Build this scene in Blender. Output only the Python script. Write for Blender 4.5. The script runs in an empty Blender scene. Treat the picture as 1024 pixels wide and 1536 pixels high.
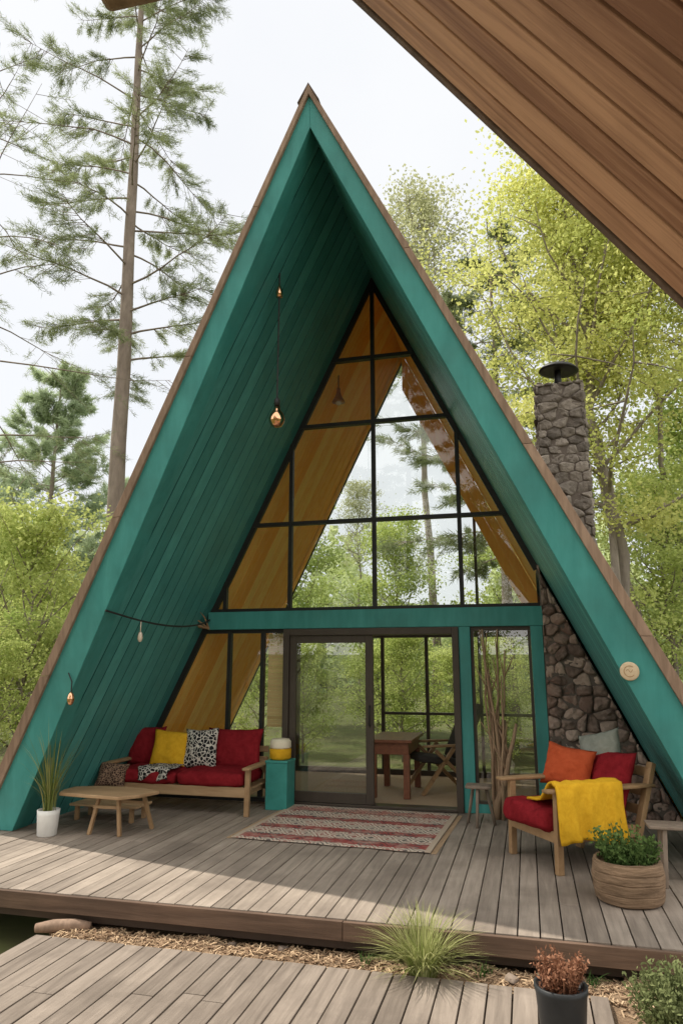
import bpy, bmesh, math, random
import numpy as np
from mathutils import Vector, Matrix, noise as mnoise
random.seed(11)
RNG = np.random.default_rng(11)
SC = bpy.context.scene
COL = SC.collection
PI = math.pi
RAD = math.radians

# ------------------------------------------------------------------ materials
def new_mat(name):
    m = bpy.data.materials.new(name); m.use_nodes = True
    nt = m.node_tree; nt.nodes.clear()
    return m, nt, nt.nodes, nt.links

def pmat(name, c1, c2, scale=(8, 8, 8), rough=.7, bump=.1, tk=.5, nk=.9, metal=0., spec=.3, detail=6, dirt=.0, dirtc=(.05, .05, .04), bdist=.01):
    """two colour noise surface; face attribute 'tint' shifts the mix per plank/stone/leaf"""
    m, nt, N, L = new_mat(name)
    out = N.new('ShaderNodeOutputMaterial'); b = N.new('ShaderNodeBsdfPrincipled')
    L.new(b.outputs[0], out.inputs[0])
    tc = N.new('ShaderNodeTexCoord'); mp = N.new('ShaderNodeMapping'); mp.inputs['Scale'].default_value = scale
    L.new(tc.outputs['Object'], mp.inputs[0])
    at = N.new('ShaderNodeAttribute'); at.attribute_name = 'tint'
    ad = N.new('ShaderNodeVectorMath'); ad.operation = 'ADD'
    sc = N.new('ShaderNodeMath'); sc.operation = 'MULTIPLY'; sc.inputs[1].default_value = 37.
    L.new(at.outputs['Fac'], sc.inputs[0]); L.new(mp.outputs[0], ad.inputs[0]); L.new(sc.outputs[0], ad.inputs[1])
    nz = N.new('ShaderNodeTexNoise'); nz.inputs['Scale'].default_value = 1.; nz.inputs['Detail'].default_value = detail
    nz.inputs['Roughness'].default_value = .62; nz.inputs['Distortion'].default_value = .4
    L.new(ad.outputs[0], nz.inputs['Vector'])
    m1 = N.new('ShaderNodeMath'); m1.operation = 'MULTIPLY_ADD'; m1.inputs[1].default_value = nk * 1.6; m1.inputs[2].default_value = .5 - nk * .8
    L.new(nz.outputs['Fac'], m1.inputs[0])
    m2 = N.new('ShaderNodeMath'); m2.operation = 'MULTIPLY_ADD'; m2.inputs[1].default_value = tk; m2.inputs[2].default_value = -.5 * tk
    L.new(at.outputs['Fac'], m2.inputs[0])
    m3 = N.new('ShaderNodeMath'); m3.operation = 'ADD'; m3.use_clamp = True
    L.new(m1.outputs[0], m3.inputs[0]); L.new(m2.outputs[0], m3.inputs[1])
    mx = N.new('ShaderNodeMixRGB'); mx.inputs[1].default_value = (*c1, 1); mx.inputs[2].default_value = (*c2, 1)
    L.new(m3.outputs[0], mx.inputs[0])
    col = mx.outputs[0]
    if dirt > 0:
        n2 = N.new('ShaderNodeTexNoise'); n2.inputs['Scale'].default_value = 1.3; n2.inputs['Detail'].default_value = 7; n2.inputs['Roughness'].default_value = .6
        L.new(tc.outputs['Object'], n2.inputs['Vector'])
        r = N.new('ShaderNodeMapRange'); r.inputs[1].default_value = .45; r.inputs[2].default_value = .68; r.inputs[3].default_value = 0; r.inputs[4].default_value = dirt
        L.new(n2.outputs['Fac'], r.inputs[0])
        md = N.new('ShaderNodeMixRGB'); md.inputs[2].default_value = (*dirtc, 1)
        L.new(r.outputs[0], md.inputs[0]); L.new(col, md.inputs[1]); col = md.outputs[0]
    L.new(col, b.inputs['Base Color'])
    b.inputs['Roughness'].default_value = rough; b.inputs['Metallic'].default_value = metal
    b.inputs['Specular IOR Level'].default_value = spec
    if bump > 0:
        bp = N.new('ShaderNodeBump'); bp.inputs['Strength'].default_value = bump; bp.inputs['Distance'].default_value = bdist
        L.new(nz.outputs['Fac'], bp.inputs['Height']); L.new(bp.outputs[0], b.inputs['Normal'])
    return m

def leaf_mat(name, c1, c2, trans=.45):
    m, nt, N, L = new_mat(name)
    out = N.new('ShaderNodeOutputMaterial')
    at = N.new('ShaderNodeAttribute'); at.attribute_name = 'tint'
    oi = N.new('ShaderNodeObjectInfo')
    ma = N.new('ShaderNodeMath'); ma.operation = 'MULTIPLY_ADD'; ma.inputs[1].default_value = .3; ma.inputs[2].default_value = -.15
    L.new(oi.outputs['Random'], ma.inputs[0])
    ad = N.new('ShaderNodeMath'); ad.operation = 'ADD'; ad.use_clamp = True
    L.new(ma.outputs[0], ad.inputs[0]); L.new(at.outputs['Fac'], ad.inputs[1])
    mx = N.new('ShaderNodeMixRGB'); mx.inputs[1].default_value = (*c1, 1); mx.inputs[2].default_value = (*c2, 1)
    L.new(ad.outputs[0], mx.inputs[0])
    d = N.new('ShaderNodeBsdfDiffuse'); t = N.new('ShaderNodeBsdfTranslucent'); ms = N.new('ShaderNodeMixShader')
    ms.inputs[0].default_value = trans
    L.new(mx.outputs[0], d.inputs[0]); L.new(mx.outputs[0], t.inputs[0])
    L.new(d.outputs[0], ms.inputs[1]); L.new(t.outputs[0], ms.inputs[2]); L.new(ms.outputs[0], out.inputs[0])
    return m

def glass_mat(name, base=.05, edge=.5, tint=(.97, .98, .97)):
    m, nt, N, L = new_mat(name)
    out = N.new('ShaderNodeOutputMaterial')
    t = N.new('ShaderNodeBsdfTransparent'); t.inputs[0].default_value = (*tint, 1)
    g = N.new('ShaderNodeBsdfGlossy'); g.inputs['Roughness'].default_value = .0; g.inputs[0].default_value = (1, 1, 1, 1)
    lw = N.new('ShaderNodeLayerWeight'); lw.inputs[0].default_value = .5
    p = N.new('ShaderNodeMath'); p.operation = 'POWER'; p.inputs[1].default_value = 3.
    L.new(lw.outputs['Facing'], p.inputs[0])
    ma = N.new('ShaderNodeMath'); ma.operation = 'MULTIPLY_ADD'; ma.inputs[1].default_value = edge; ma.inputs[2].default_value = base
    L.new(p.outputs[0], ma.inputs[0])
    ms = N.new('ShaderNodeMixShader'); L.new(ma.outputs[0], ms.inputs[0]); L.new(t.outputs[0], ms.inputs[1]); L.new(g.outputs[0], ms.inputs[2])
    L.new(ms.outputs[0], out.inputs[0])
    return m

def pattern_mat(name, dark, light, scale=26., third=None):
    m, nt, N, L = new_mat(name)
    out = N.new('ShaderNodeOutputMaterial'); b = N.new('ShaderNodeBsdfPrincipled'); b.inputs['Roughness'].default_value = .9
    b.inputs['Specular IOR Level'].default_value = .1
    L.new(b.outputs[0], out.inputs[0])
    tc = N.new('ShaderNodeTexCoord')
    v = N.new('ShaderNodeTexVoronoi'); v.feature = 'DISTANCE_TO_EDGE'; v.inputs['Scale'].default_value = scale
    L.new(tc.outputs['Object'], v.inputs['Vector'])
    n = N.new('ShaderNodeTexNoise'); n.inputs['Scale'].default_value = scale * 1.1; n.inputs['Detail'].default_value = 2
    L.new(tc.outputs['Object'], n.inputs['Vector'])
    a = N.new('ShaderNodeMath'); a.operation = 'MULTIPLY_ADD'; a.inputs[1].default_value = .35
    L.new(n.outputs['Fac'], a.inputs[0]); L.new(v.outputs['Distance'], a.inputs[2])
    r = N.new('ShaderNodeValToRGB'); r.color_ramp.interpolation = 'CONSTANT'
    r.color_ramp.elements[0].color = (*light, 1); r.color_ramp.elements[1].position = .27; r.color_ramp.elements[1].color = (*dark, 1)
    L.new(a.outputs[0], r.inputs[0]); L.new(r.outputs[0], b.inputs['Base Color'])
    return m

M = {}
M['teal'] = pmat('teal paint', (.03, .19, .175), (.066, .295, .27), (7, 7, 1.4), .55, .12, .3, 1.1, dirt=.45, dirtc=(.04, .145, .13))
M['teal_soffit'] = pmat('teal boards', (.044, .21, .195), (.09, .345, .322), (14, 14, 1.2), .45, .15, .9, .8, dirt=.35, dirtc=(.045, .165, .15))
M['trim'] = pmat('weathered trim wood', (.14, .09, .06), (.36, .245, .175), (18, 18, 2), .75, .3, .25, 1.)
M['roof'] = pmat('brown roof', (.07, .045, .035), (.16, .11, .08), (8, 8, 8), .85, .4, .5, .9)
M['core'] = pmat('dark roof core', (.004, .007, .006), (.008, .012, .01), (4, 4, 4), .9, 0)
M['ceiling'] = pmat('honey pine boards', (.92, .42, .065), (1., .67, .19), (12, 12, 1.5), .75, .08, 1.1, 1., spec=.08)
M['deck'] = pmat('weathered deck boards', (.17, .138, .111), (.39, .325, .266), (24, 1.8, 24), .75, .4, .45, 1., dirt=.7, dirtc=(.15, .12, .097))
M['deck_low'] = pmat('grey brown deck boards', (.13, .104, .083), (.31, .256, .21), (24, 1.8, 24), .8, .5, .45, 1., dirt=.8, dirtc=(.105, .083, .066))
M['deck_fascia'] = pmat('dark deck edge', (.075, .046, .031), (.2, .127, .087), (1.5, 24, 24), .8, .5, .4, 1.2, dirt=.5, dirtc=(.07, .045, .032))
M['porch'] = pmat('warm brown porch boards', (.25, .108, .055), (.56, .3, .17), (1.6, 34, 1.6), .65, .6, 1., 1.4, dirt=.45, dirtc=(.18, .078, .04))
M['porch_edge'] = pmat('dark rake board', (.05, .032, .024), (.1, .065, .045), (3, 20, 3), .7, .3, .4, .9)
M['black'] = pmat('black window bars', (.012, .012, .012), (.025, .024, .022), (5, 5, 5), .45, .02)
M['bronze'] = pmat('bronze door frame', (.045, .033, .026), (.07, .055, .042), (5, 5, 2), .4, .03)
M['glass'] = glass_mat('window glass', .07, .45)
M['glass_door'] = glass_mat('tinted door glass', .13, .5, (.68, .71, .69))
M['glass_back'] = glass_mat('clear glass', .015, .25, (.93, .95, .93))
M['floor'] = pmat('tan carpet', (.36, .27, .185), (.5, .39, .28), (60, 60, 60), .95, .3)
M['blind'] = pmat('woven blind', (.5, .33, .13), (.72, .52, .25), (3, 3, 80), .8, .4)
M['stone'] = pmat('field stone', (.13, .09, .073), (.42, .32, .262), (14, 14, 14), .9, 1., 1.2, .9, bdist=.02, dirt=.65, dirtc=(.24, .125, .09))
M['stone_grey'] = pmat('grey chimney stone', (.095, .08, .067), (.3, .26, .22), (14, 14, 14), .9, 1., 1., 1., bdist=.025, dirt=.45, dirtc=(.13, .105, .08))
M['mortar'] = pmat('mortar', (.085, .068, .057), (.155, .127, .107), (20, 20, 20), .95, .5)
M['iron'] = pmat('black iron', (.012, .012, .013), (.03, .03, .03), (20, 20, 20), .5, .1)
M['redcloth'] = pmat('red cloth', (.15, .009, .013), (.28, .021, .028), (16, 16, 16), .95, .7, .3, 1., spec=.05, bdist=.02, detail=8)
M['orangecloth'] = pmat('rust orange cloth', (.34, .055, .02), (.5, .1, .04), (16, 16, 16), .95, .6, .3, .9, spec=.05, bdist=.018, detail=8)
M['greycloth'] = pmat('grey green cloth', (.18, .19, .16), (.3, .31, .27), (16, 16, 16), .95, .6, .3, .9, spec=.05, bdist=.018, detail=8)
M['yellow'] = pmat('mustard cloth', (.54, .28, .014), (.76, .45, .035), (22, 22, 22), .95, .6, .3, .9, spec=.05, bdist=.012, detail=8)
M['bwcloth'] = pattern_mat('black white cloth', (.02, .02, .022), (.62, .58, .52), 24)
M['browncloth'] = pattern_mat('brown woven cloth', (.05, .03, .025), (.28, .18, .12), 38)
M['fwood'] = pmat('oiled furniture wood', (.22, .125, .06), (.43, .28, .15), (9, 9, 9), .55, .15, .5, 1.)
M['fwood_x'] = pmat('furniture wood long grain', (.24, .14, .07), (.46, .31, .175), (2.5, 22, 22), .55, .2, .5, 1.)
M['fwood_gray'] = pmat('weathered stick wood', (.14, .105, .08), (.3, .235, .18), (20, 20, 4), .8, .3, .5, 1.)
M['branch'] = pmat('brown dry branch', (.18, .11, .065), (.4, .275, .175), (20, 20, 4), .8, .3, .5, 1.)
M['redwood'] = pmat('red brown desk wood', (.13, .045, .025), (.26, .1, .052), (20, 3, 20), .4, .1, .5, 1.)
M['palewood'] = pmat('pale turned wood', (.42, .31, .19), (.6, .47, .32), (20, 20, 20), .6, .1, .5, 1.)
M['white'] = pmat('white glazed pot', (.62, .61, .58), (.78, .77, .74), (9, 9, 9), .45, .05)
M['blackpot'] = pmat('charcoal pot', (.018, .02, .022), (.035, .038, .04), (12, 12, 12), .45, .05)
M['copper'] = pmat('copper glass', (.7, .33, .18), (.88, .5, .3), (6, 6, 6), .12, .0, metal=1.)
M['darkcopper'] = pmat('dull copper', (.3, .13, .06), (.5, .24, .12), (9, 9, 9), .35, .05, metal=.8)
M['bulbglass'] = pmat('frosted bulb', (.6, .5, .4), (.75, .62, .5), (6, 6, 6), .15, .0, spec=.6)
M['tub'] = pmat('rough tub wood', (.11, .07, .042), (.34, .225, .14), (5, 5, 34), .85, .8, .5, 1.3, dirt=.4, dirtc=(.1, .065, .04), bdist=.02)
M['bark'] = pmat('grey bark', (.14, .115, .095), (.35, .3, .25), (9, 9, 2.2), .9, .9, .2, 1., bdist=.03)
M['bark_pine'] = pmat('pine bark', (.13, .1, .082), (.33, .27, .225), (7, 7, 2.2), .9, 1., .2, 1., bdist=.04)
M['mulch'] = pmat('straw mulch', (.15, .093, .057), (.43, .3, .187), (40, 55, 40), .95, 1., .4, 1., bdist=.03, dirt=.6, dirtc=(.12, .075, .045))
M['chip'] = pmat('straw chips', (.2, .122, .072), (.56, .41, .26), (20, 20, 20), .9, .1, 1.2, .3)
M['ground'] = pmat('forest floor', (.045, .055, .016), (.13, .145, .045), (1.4, 1.4, 1.4), .95, .5, .3, 1., dirt=.6, dirtc=(.09, .07, .04))
M['leaf_y'] = leaf_mat('yellow green leaves', (.33, .4, .1), (.8, .79, .3), .5)
M['leaf_b'] = leaf_mat('fresh green leaves', (.27, .36, .095), (.72, .75, .29), .5)
M['leaf_g'] = leaf_mat('mid green leaves', (.28, .38, .11), (.7, .75, .29), .5)
M['leaf_o'] = leaf_mat('olive leaves', (.32, .34, .19), (.58, .59, .34), .45)
M['needle'] = leaf_mat('pine needles', (.15, .185, .095), (.38, .43, .22), .4)
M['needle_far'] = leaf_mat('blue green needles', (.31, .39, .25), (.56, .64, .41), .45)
M['reed'] = leaf_mat('reed blades', (.13, .18, .045), (.46, .42, .17), .35)
M['grass'] = leaf_mat('pale green blades', (.2, .25, .06), (.66, .64, .33), .4)
M['herb'] = leaf_mat('herb leaves', (.04, .085, .025), (.15, .22, .07), .3)
M['rustleaf'] = leaf_mat('rust leaves', (.15, .055, .03), (.45, .24, .15), .3)
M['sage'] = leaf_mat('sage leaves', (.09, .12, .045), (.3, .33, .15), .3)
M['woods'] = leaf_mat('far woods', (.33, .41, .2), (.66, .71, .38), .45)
M['tealpot'] = pmat('teal painted stand', (.03, .2, .175), (.055, .3, .265), (8, 8, 8), .5, .08, .4, .9)
M['cream'] = pmat('cream glaze', (.66, .58, .42), (.8, .73, .58), (5, 5, 12), .5, .1)
M['rock'] = pmat('small rock', (.12, .09, .07), (.27, .21, .165), (14, 14, 14), .9, .5)
M['darkcloth'] = pmat('dark sling', (.025, .022, .02), (.05, .045, .04), (40, 40, 40), .8, .2)

def rug_mat():
    m, nt, N, L = new_mat('woven rug')
    out = N.new('ShaderNodeOutputMaterial'); b = N.new('ShaderNodeBsdfPrincipled'); b.inputs['Roughness'].default_value = .95; b.inputs['Specular IOR Level'].default_value = .1
    L.new(b.outputs[0], out.inputs[0])
    tc = N.new('ShaderNodeTexCoord'); sx = N.new('ShaderNodeSeparateXYZ'); L.new(tc.outputs['Object'], sx.inputs[0])
    y = N.new('ShaderNodeMapRange'); y.inputs[1].default_value = -.86; y.inputs[2].default_value = .86
    tri = N.new('ShaderNodeMath'); tri.operation = 'PINGPONG'; tri.inputs[1].default_value = .045; L.new(sx.outputs['X'], tri.inputs[0])
    ysum = N.new('ShaderNodeMath'); ysum.operation = 'MULTIPLY_ADD'; ysum.inputs[1].default_value = .35; L.new(tri.outputs[0], ysum.inputs[0]); L.new(sx.outputs['Y'], ysum.inputs[2])
    L.new(ysum.outputs[0], y.inputs[0])
    base = N.new('ShaderNodeValToRGB'); cr = base.color_ramp; cr.interpolation = 'CONSTANT'
    red = (.36, .085, .075, 1); crm = (.64, .55, .45, 1); dk = (.12, .075, .075, 1); pink = (.5, .25, .2, 1)
    seq = [(0, crm), (.04, red), (.13, dk), (.145, crm), (.3, dk), (.315, red), (.39, crm), (.58, red), (.65, dk), (.665, crm), (.82, dk), (.835, pink), (.94, crm)]
    cr.elements[0].position = 0; cr.elements[0].color = seq[0][1]; cr.elements[1].position = seq[1][0]; cr.elements[1].color = seq[1][1]
    for p, c in seq[2:]:
        e = cr.elements.new(p); e.color = c
    L.new(y.outputs[0], base.inputs[0])
    def tri_of(sock, per):
        t = N.new('ShaderNodeMath'); t.operation = 'PINGPONG'; t.inputs[1].default_value = per; L.new(sock, t.inputs[0])
        d = N.new('ShaderNodeMath'); d.operation = 'DIVIDE'; d.inputs[1].default_value = per; L.new(t.outputs[0], d.inputs[0]); return d.outputs[0]
    # warp a little so the weave is hand made
    ta, tb_ = tri_of(sx.outputs['X'], .085), tri_of(sx.outputs['Y'], .125)
    sm = N.new('ShaderNodeMath'); sm.operation = 'ADD'; L.new(ta, sm.inputs[0]); L.new(tb_, sm.inputs[1])
    wn = N.new('ShaderNodeTexNoise'); wn.inputs['Scale'].default_value = 14.; L.new(tc.outputs['Object'], wn.inputs['Vector'])
    wm = N.new('ShaderNodeMath'); wm.operation = 'MULTIPLY_ADD'; wm.inputs[1].default_value = .5; L.new(wn.outputs['Fac'], wm.inputs[0]); L.new(sm.outputs[0], wm.inputs[2])
    half = N.new('ShaderNodeMath'); half.operation = 'MULTIPLY_ADD'; half.inputs[1].default_value = .5; half.inputs[2].default_value = -.125; L.new(wm.outputs[0], half.inputs[0])
    mo = N.new('ShaderNodeValToRGB'); mo.color_ramp.interpolation = 'CONSTANT'
    e = mo.color_ramp.elements; e[0].color = (1, 1, 1, 1); e[1].position = .17; e[1].color = (0, 0, 0, 1)
    for p, c in ((.33, 1), (.44, 0), (.62, 1), (.7, 0), (.84, 1)):
        q = e.new(p); q.color = (c, c, c, 1)
    L.new(half.outputs[0], mo.inputs[0])
    n = N.new('ShaderNodeTexNoise'); n.inputs['Scale'].default_value = 4.; n.inputs['Detail'].default_value = 3; L.new(tc.outputs['Object'], n.inputs['Vector'])
    nr = N.new('ShaderNodeMapRange'); nr.inputs[1].default_value = .47; nr.inputs[2].default_value = .53; L.new(n.outputs['Fac'], nr.inputs[0])
    cc = N.new('ShaderNodeMixRGB'); cc.inputs[1].default_value = (.31, .07, .065, 1); cc.inputs[2].default_value = (.08, .065, .07, 1); L.new(nr.outputs[0], cc.inputs[0])
    fm = N.new('ShaderNodeMath'); fm.operation = 'MULTIPLY'; fm.inputs[1].default_value = .85; L.new(mo.outputs[0], fm.inputs[0])
    mx = N.new('ShaderNodeMixRGB'); L.new(fm.outputs[0], mx.inputs[0]); L.new(base.outputs[0], mx.inputs[1]); L.new(cc.outputs[0], mx.inputs[2])
    n3 = N.new('ShaderNodeTexNoise'); n3.inputs['Scale'].default_value = 9.; n3.inputs['Detail'].default_value = 6; L.new(tc.outputs['Object'], n3.inputs['Vector'])
    wr_ = N.new('ShaderNodeMapRange'); wr_.inputs[1].default_value = .45; wr_.inputs[2].default_value = .75; wr_.inputs[4].default_value = .6; L.new(n3.outputs['Fac'], wr_.inputs[0])
    mf = N.new('ShaderNodeMixRGB'); mf.inputs[2].default_value = (.58, .48, .39, 1); L.new(wr_.outputs[0], mf.inputs[0]); L.new(mx.outputs[0], mf.inputs[1])
    ax = N.new('ShaderNodeMath'); ax.operation = 'ABSOLUTE'; L.new(sx.outputs['X'], ax.inputs[0])
    gt = N.new('ShaderNodeMath'); gt.operation = 'GREATER_THAN'; gt.inputs[1].default_value = .945; L.new(ax.outputs[0], gt.inputs[0])
    m2 = N.new('ShaderNodeMixRGB'); m2.inputs[2].default_value = (.55, .44, .34, 1); L.new(gt.outputs[0], m2.inputs[0]); L.new(mf.outputs[0], m2.inputs[1])
    w = N.new('ShaderNodeTexNoise'); w.inputs['Scale'].default_value = 130.; L.new(tc.outputs['Object'], w.inputs['Vector'])
    m3 = N.new('ShaderNodeMixRGB'); m3.blend_type = 'MULTIPLY'; m3.inputs[0].default_value = .35; L.new(m2.outputs[0], m3.inputs[1]); L.new(w.outputs['Fac'], m3.inputs[2])
    L.new(m3.outputs[0], b.inputs['Base Color'])
    bp = N.new('ShaderNodeBump'); bp.inputs['Strength'].default_value = .5; bp.inputs['Distance'].default_value = .004; L.new(w.outputs['Fac'], bp.inputs['Height']); L.new(bp.outputs[0], b.inputs['Normal'])
    return m
M['rug'] = rug_mat()

# ------------------------------------------------------------------ mesh helpers
def link(o):
    COL.objects.link(o); return o

def thing(name, label, cat, loc=(0, 0, 0), rotz=0., group=None):
    o = bpy.data.objects.new(name, None); link(o)
    o.empty_display_size = .1
    o.location = loc; o.rotation_euler = (0, 0, rotz)
    o['label'] = label; o['category'] = cat
    if group: o['group'] = group
    return o

def tag(o, label=None, cat=None, group=None, kind=None):
    if label: o['label'] = label
    if cat: o['category'] = cat
    if group: o['group'] = group
    if kind: o['kind'] = kind
    return o

class MB:
    def __init__(s): s.v = []; s.f = []; s.t = []
    def add(s, vs, fs, t=.5):
        b = len(s.v); s.v.extend([tuple(p) for p in vs]); s.f.extend([tuple(i + b for i in f) for f in fs]); s.t.extend([t] * len(fs)); return s
    def box(s, c, d, m=None, t=.5):
        hx, hy, hz = d[0] / 2, d[1] / 2, d[2] / 2
        vs = [Vector((x, y, z)) for x in (-hx, hx) for y in (-hy, hy) for z in (-hz, hz)]
        if m is not None: vs = [m @ p for p in vs]
        c = Vector(c); vs = [p + c for p in vs]
        return s.add(vs, [(0, 1, 3, 2), (4, 6, 7, 5), (0, 4, 5, 1), (2, 3, 7, 6), (0, 2, 6, 4), (1, 5, 7, 3)], t)
    def b2(s, lo, hi, t=.5):
        return s.box([(a + b) / 2 for a, b in zip(lo, hi)], [b - a for a, b in zip(lo, hi)], None, t)
    def beam(s, p0, p1, w, h, up=(0, 0, 1), t=.5):
        p0, p1 = Vector(p0), Vector(p1); z = (p1 - p0); l = z.length; z.normalize()
        u = Vector(up)
        if abs(u.dot(z)) > .99: u = Vector((0, 1, 0))
        x = u.cross(z).normalized(); y = z.cross(x)
        return s.box((p0 + p1) / 2, (w, h, l), Matrix((x, y, z)).transposed(), t)
    def tube(s, pts, rad, n=8, t=.5, cap=True):
        pts = [Vector(p) for p in pts]
        if not hasattr(rad, '__len__'): rad = [rad] * len(pts)
        vs = []; fs = []
        ref = Vector((.31, .87, .38))
        for i, p in enumerate(pts):
            d = (pts[min(i + 1, len(pts) - 1)] - pts[max(i - 1, 0)])
            if d.length < 1e-6: d = Vector((0, 0, 1))
            d.normalize()
            if abs(d.dot(ref)) > .97: ref = Vector((.9, .1, -.4))
            x = ref.cross(d).normalized(); y = d.cross(x)
            for k in range(n):
                a = 2 * PI * k / n; vs.append(p + (x * math.cos(a) + y * math.sin(a)) * rad[i])
        for i in range(len(pts) - 1):
            for k in range(n):
                fs.append((i * n + k, i * n + (k + 1) % n, (i + 1) * n + (k + 1) % n, (i + 1) * n + k))
        if cap:
            fs.append(tuple(range(n - 1, -1, -1))); q = (len(pts) - 1) * n; fs.append(tuple(q + k for k in range(n)))
        return s.add(vs, fs, t)
    def lathe(s, prof, c=(0, 0, 0), n=24, t=.5, m=None):
        vs = []; fs = []; c = Vector(c)
        for r, z in prof:
            for k in range(n):
                a = 2 * PI * k / n; p = Vector((r * math.cos(a), r * math.sin(a), z))
                if m is not None: p = m @ p
                vs.append(p + c)
        for i in range(len(prof) - 1):
            for k in range(n):
                fs.append((i * n + k, i * n + (k + 1) % n, (i + 1) * n + (k + 1) % n, (i + 1) * n + k))
        fs.append(tuple(range(n - 1, -1, -1))); q = (len(prof) - 1) * n; fs.append(tuple(q + k for k in range(n)))
        return s.add(vs, fs, t)
    def prism(s, poly, vec, t=.5):
        n = len(poly); vec = Vector(vec); a = [Vector(p) for p in poly]; b = [p + vec for p in a]
        fs = [tuple(range(n)), tuple(range(2 * n - 1, n - 1, -1))]
        for i in range(n): fs.append((i, i + n, (i + 1) % n + n, (i + 1) % n))
        return s.add(a + b, fs, t)
    def rbox(s, c, d, r, n=6, m=None, t=.5, nz=0., bulge=0., seed=0., nf=7.):
        h = [q / 2 for q in d]; key = {}; vs = []; fs = []
        def vid(p):
            k = (round(p[0], 5), round(p[1], 5), round(p[2], 5))
            if k not in key:
                key[k] = len(vs)
                P = Vector([p[i] * h[i] for i in range(3)])
                inn = Vector([max(-(h[i] - r), min(h[i] - r, P[i])) for i in range(3)])
                dv = P - inn
                Q = inn + dv.normalized() * r if dv.length > 1e-7 else P
                if bulge: Q.z += (1 if p[2] > 0 else -.3) * abs(p[2]) * bulge * (1 - p[0] ** 2) * (1 - p[1] ** 2)
                if nz:
                    w = Q * nf + Vector((seed, seed * 1.7, 0))
                    Q += Vector((mnoise.noise(w), mnoise.noise(w + Vector((9, 3, 1))), mnoise.noise(w + Vector((2, 8, 5))))) * nz
                vs.append(Q)
            return key[k]
        g = [-1 + 2 * i / n for i in range(n + 1)]
        g = [math.copysign(abs(x) ** .6, x) for x in g]
        for ax in range(3):
            for sg in (-1, 1):
                for i in range(n):
                    for j in range(n):
                        q = []
                        for (a, b) in ((i, j), (i + 1, j), (i + 1, j + 1), (i, j + 1)):
                            p = [0, 0, 0]; p[ax] = sg; p[(ax + 1) % 3] = g[a]; p[(ax + 2) % 3] = g[b]; q.append(vid(p))
                        fs.append(tuple(q if sg > 0 else q[::-1]))
        c = Vector(c)
        vs = [((m @ p) if m is not None else p) + c for p in vs]
        return s.add(vs, fs, t)
    def pillow(s, w, h, th, m, n=20, seed=0., t=.5):
        key = {}; vs = []; fs = []
        def vid(i, j, sd):
            e = i in (0, n) or j in (0, n)
            k = (i, j, 0 if e else sd)
            if k not in key:
                u = -1 + 2 * i / n; v = -1 + 2 * j / n
                x = w / 2 * u * (1 - .09 * (1 - v * v) * u * u); z = h / 2 * v * (1 - .09 * (1 - u * u) * v * v)
                q = max(0., (1 - u * u) * (1 - v * v)) ** .45 * th / 2
                wv = Vector((x * 9 + seed, z * 9, sd * 3 + seed)); q *= 1 + .26 * mnoise.noise(wv) + .13 * mnoise.noise(wv * 2.7)
                x += .012 * mnoise.noise(wv + Vector((5, 1, 2))); z += .012 * mnoise.noise(wv + Vector((1, 6, 2)))
                key[k] = len(vs); vs.append(m @ Vector((x, sd * q, z)))
            return key[k]
        for sd in (-1, 1):
            for i in range(n):
                for j in range(n):
                    q = [vid(i, j, sd), vid(i + 1, j, sd), vid(i + 1, j + 1, sd), vid(i, j + 1, sd)]
                    fs.append(tuple(q if sd < 0 else q[::-1]))
        return s.add(vs, fs, t)
    def blade(s, base, az, h, lean, w, t=.5, n=5):
        d = Vector((math.cos(az), math.sin(az), 0)); sd = Vector((-math.sin(az), math.cos(az), 0)); vs = []; fs = []
        for i in range(n + 1):
            f = i / n
            p = Vector(base) + d * lean * f ** 1.8 + Vector((0, 0, h * (f - .28 * (lean / max(h, .01)) * f ** 3)))
            ww = w * (1 - f) ** .7 * .5
            vs += [p - sd * ww, p + sd * ww]
        for i in range(n): fs.append((2 * i, 2 * i + 1, 2 * i + 3, 2 * i + 2))
        return s.add(vs, fs, t)
    def build(s, name, mat, parent=None, world=False, smooth=False, bevel=0., label=None, cat=None, group=None, kind=None, loc=None, rotz=0., recalc=True):
        me = bpy.data.meshes.new(name); me.from_pydata(s.v, [], s.f)
        if recalc and len(s.f) < 60000:
            bm = bmesh.new(); bm.from_mesh(me); bmesh.ops.recalc_face_normals(bm, faces=bm.faces); bm.to_mesh(me); bm.free()
        a = me.attributes.new('tint', 'FLOAT', 'FACE'); a.data.foreach_set('value', s.t)
        if smooth: me.polygons.foreach_set('use_smooth', [True] * len(me.polygons))
        me.materials.append(M[mat]); me.update()
        o = bpy.data.objects.new(name, me); link(o)
        if parent is not None:
            o.parent = parent
            if world: o.matrix_parent_inverse = parent.matrix_basis.inverted()
        if loc is not None: o.location = loc; o.rotation_euler = (0, 0, rotz)
        if bevel > 0:
            b = o.modifiers.new('bevel', 'BEVEL'); b.width = bevel; b.segments = 2; b.limit_method = 'ANGLE'; b.angle_limit = .6
        return tag(o, label, cat, group, kind)

def np_mesh(name, V, F, tint, mat):
    me = bpy.data.meshes.new(name); n = len(V); m, k = F.shape
    me.vertices.add(n); me.vertices.foreach_set('co', V.astype(np.float32).ravel())
    me.loops.add(m * k); me.loops.foreach_set('vertex_index', F.astype(np.int32).ravel())
    me.polygons.add(m); me.polygons.foreach_set('loop_start', np.arange(0, m * k, k, dtype=np.int32))
    me.polygons.foreach_set('loop_total', np.full(m, k, dtype=np.int32))
    me.update(calc_edges=True)
    a = me.attributes.new('tint', 'FLOAT', 'FACE'); a.data.foreach_set('value', np.clip(tint, 0, 1).astype(np.float32))
    me.materials.append(M[mat])
    return me

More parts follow.
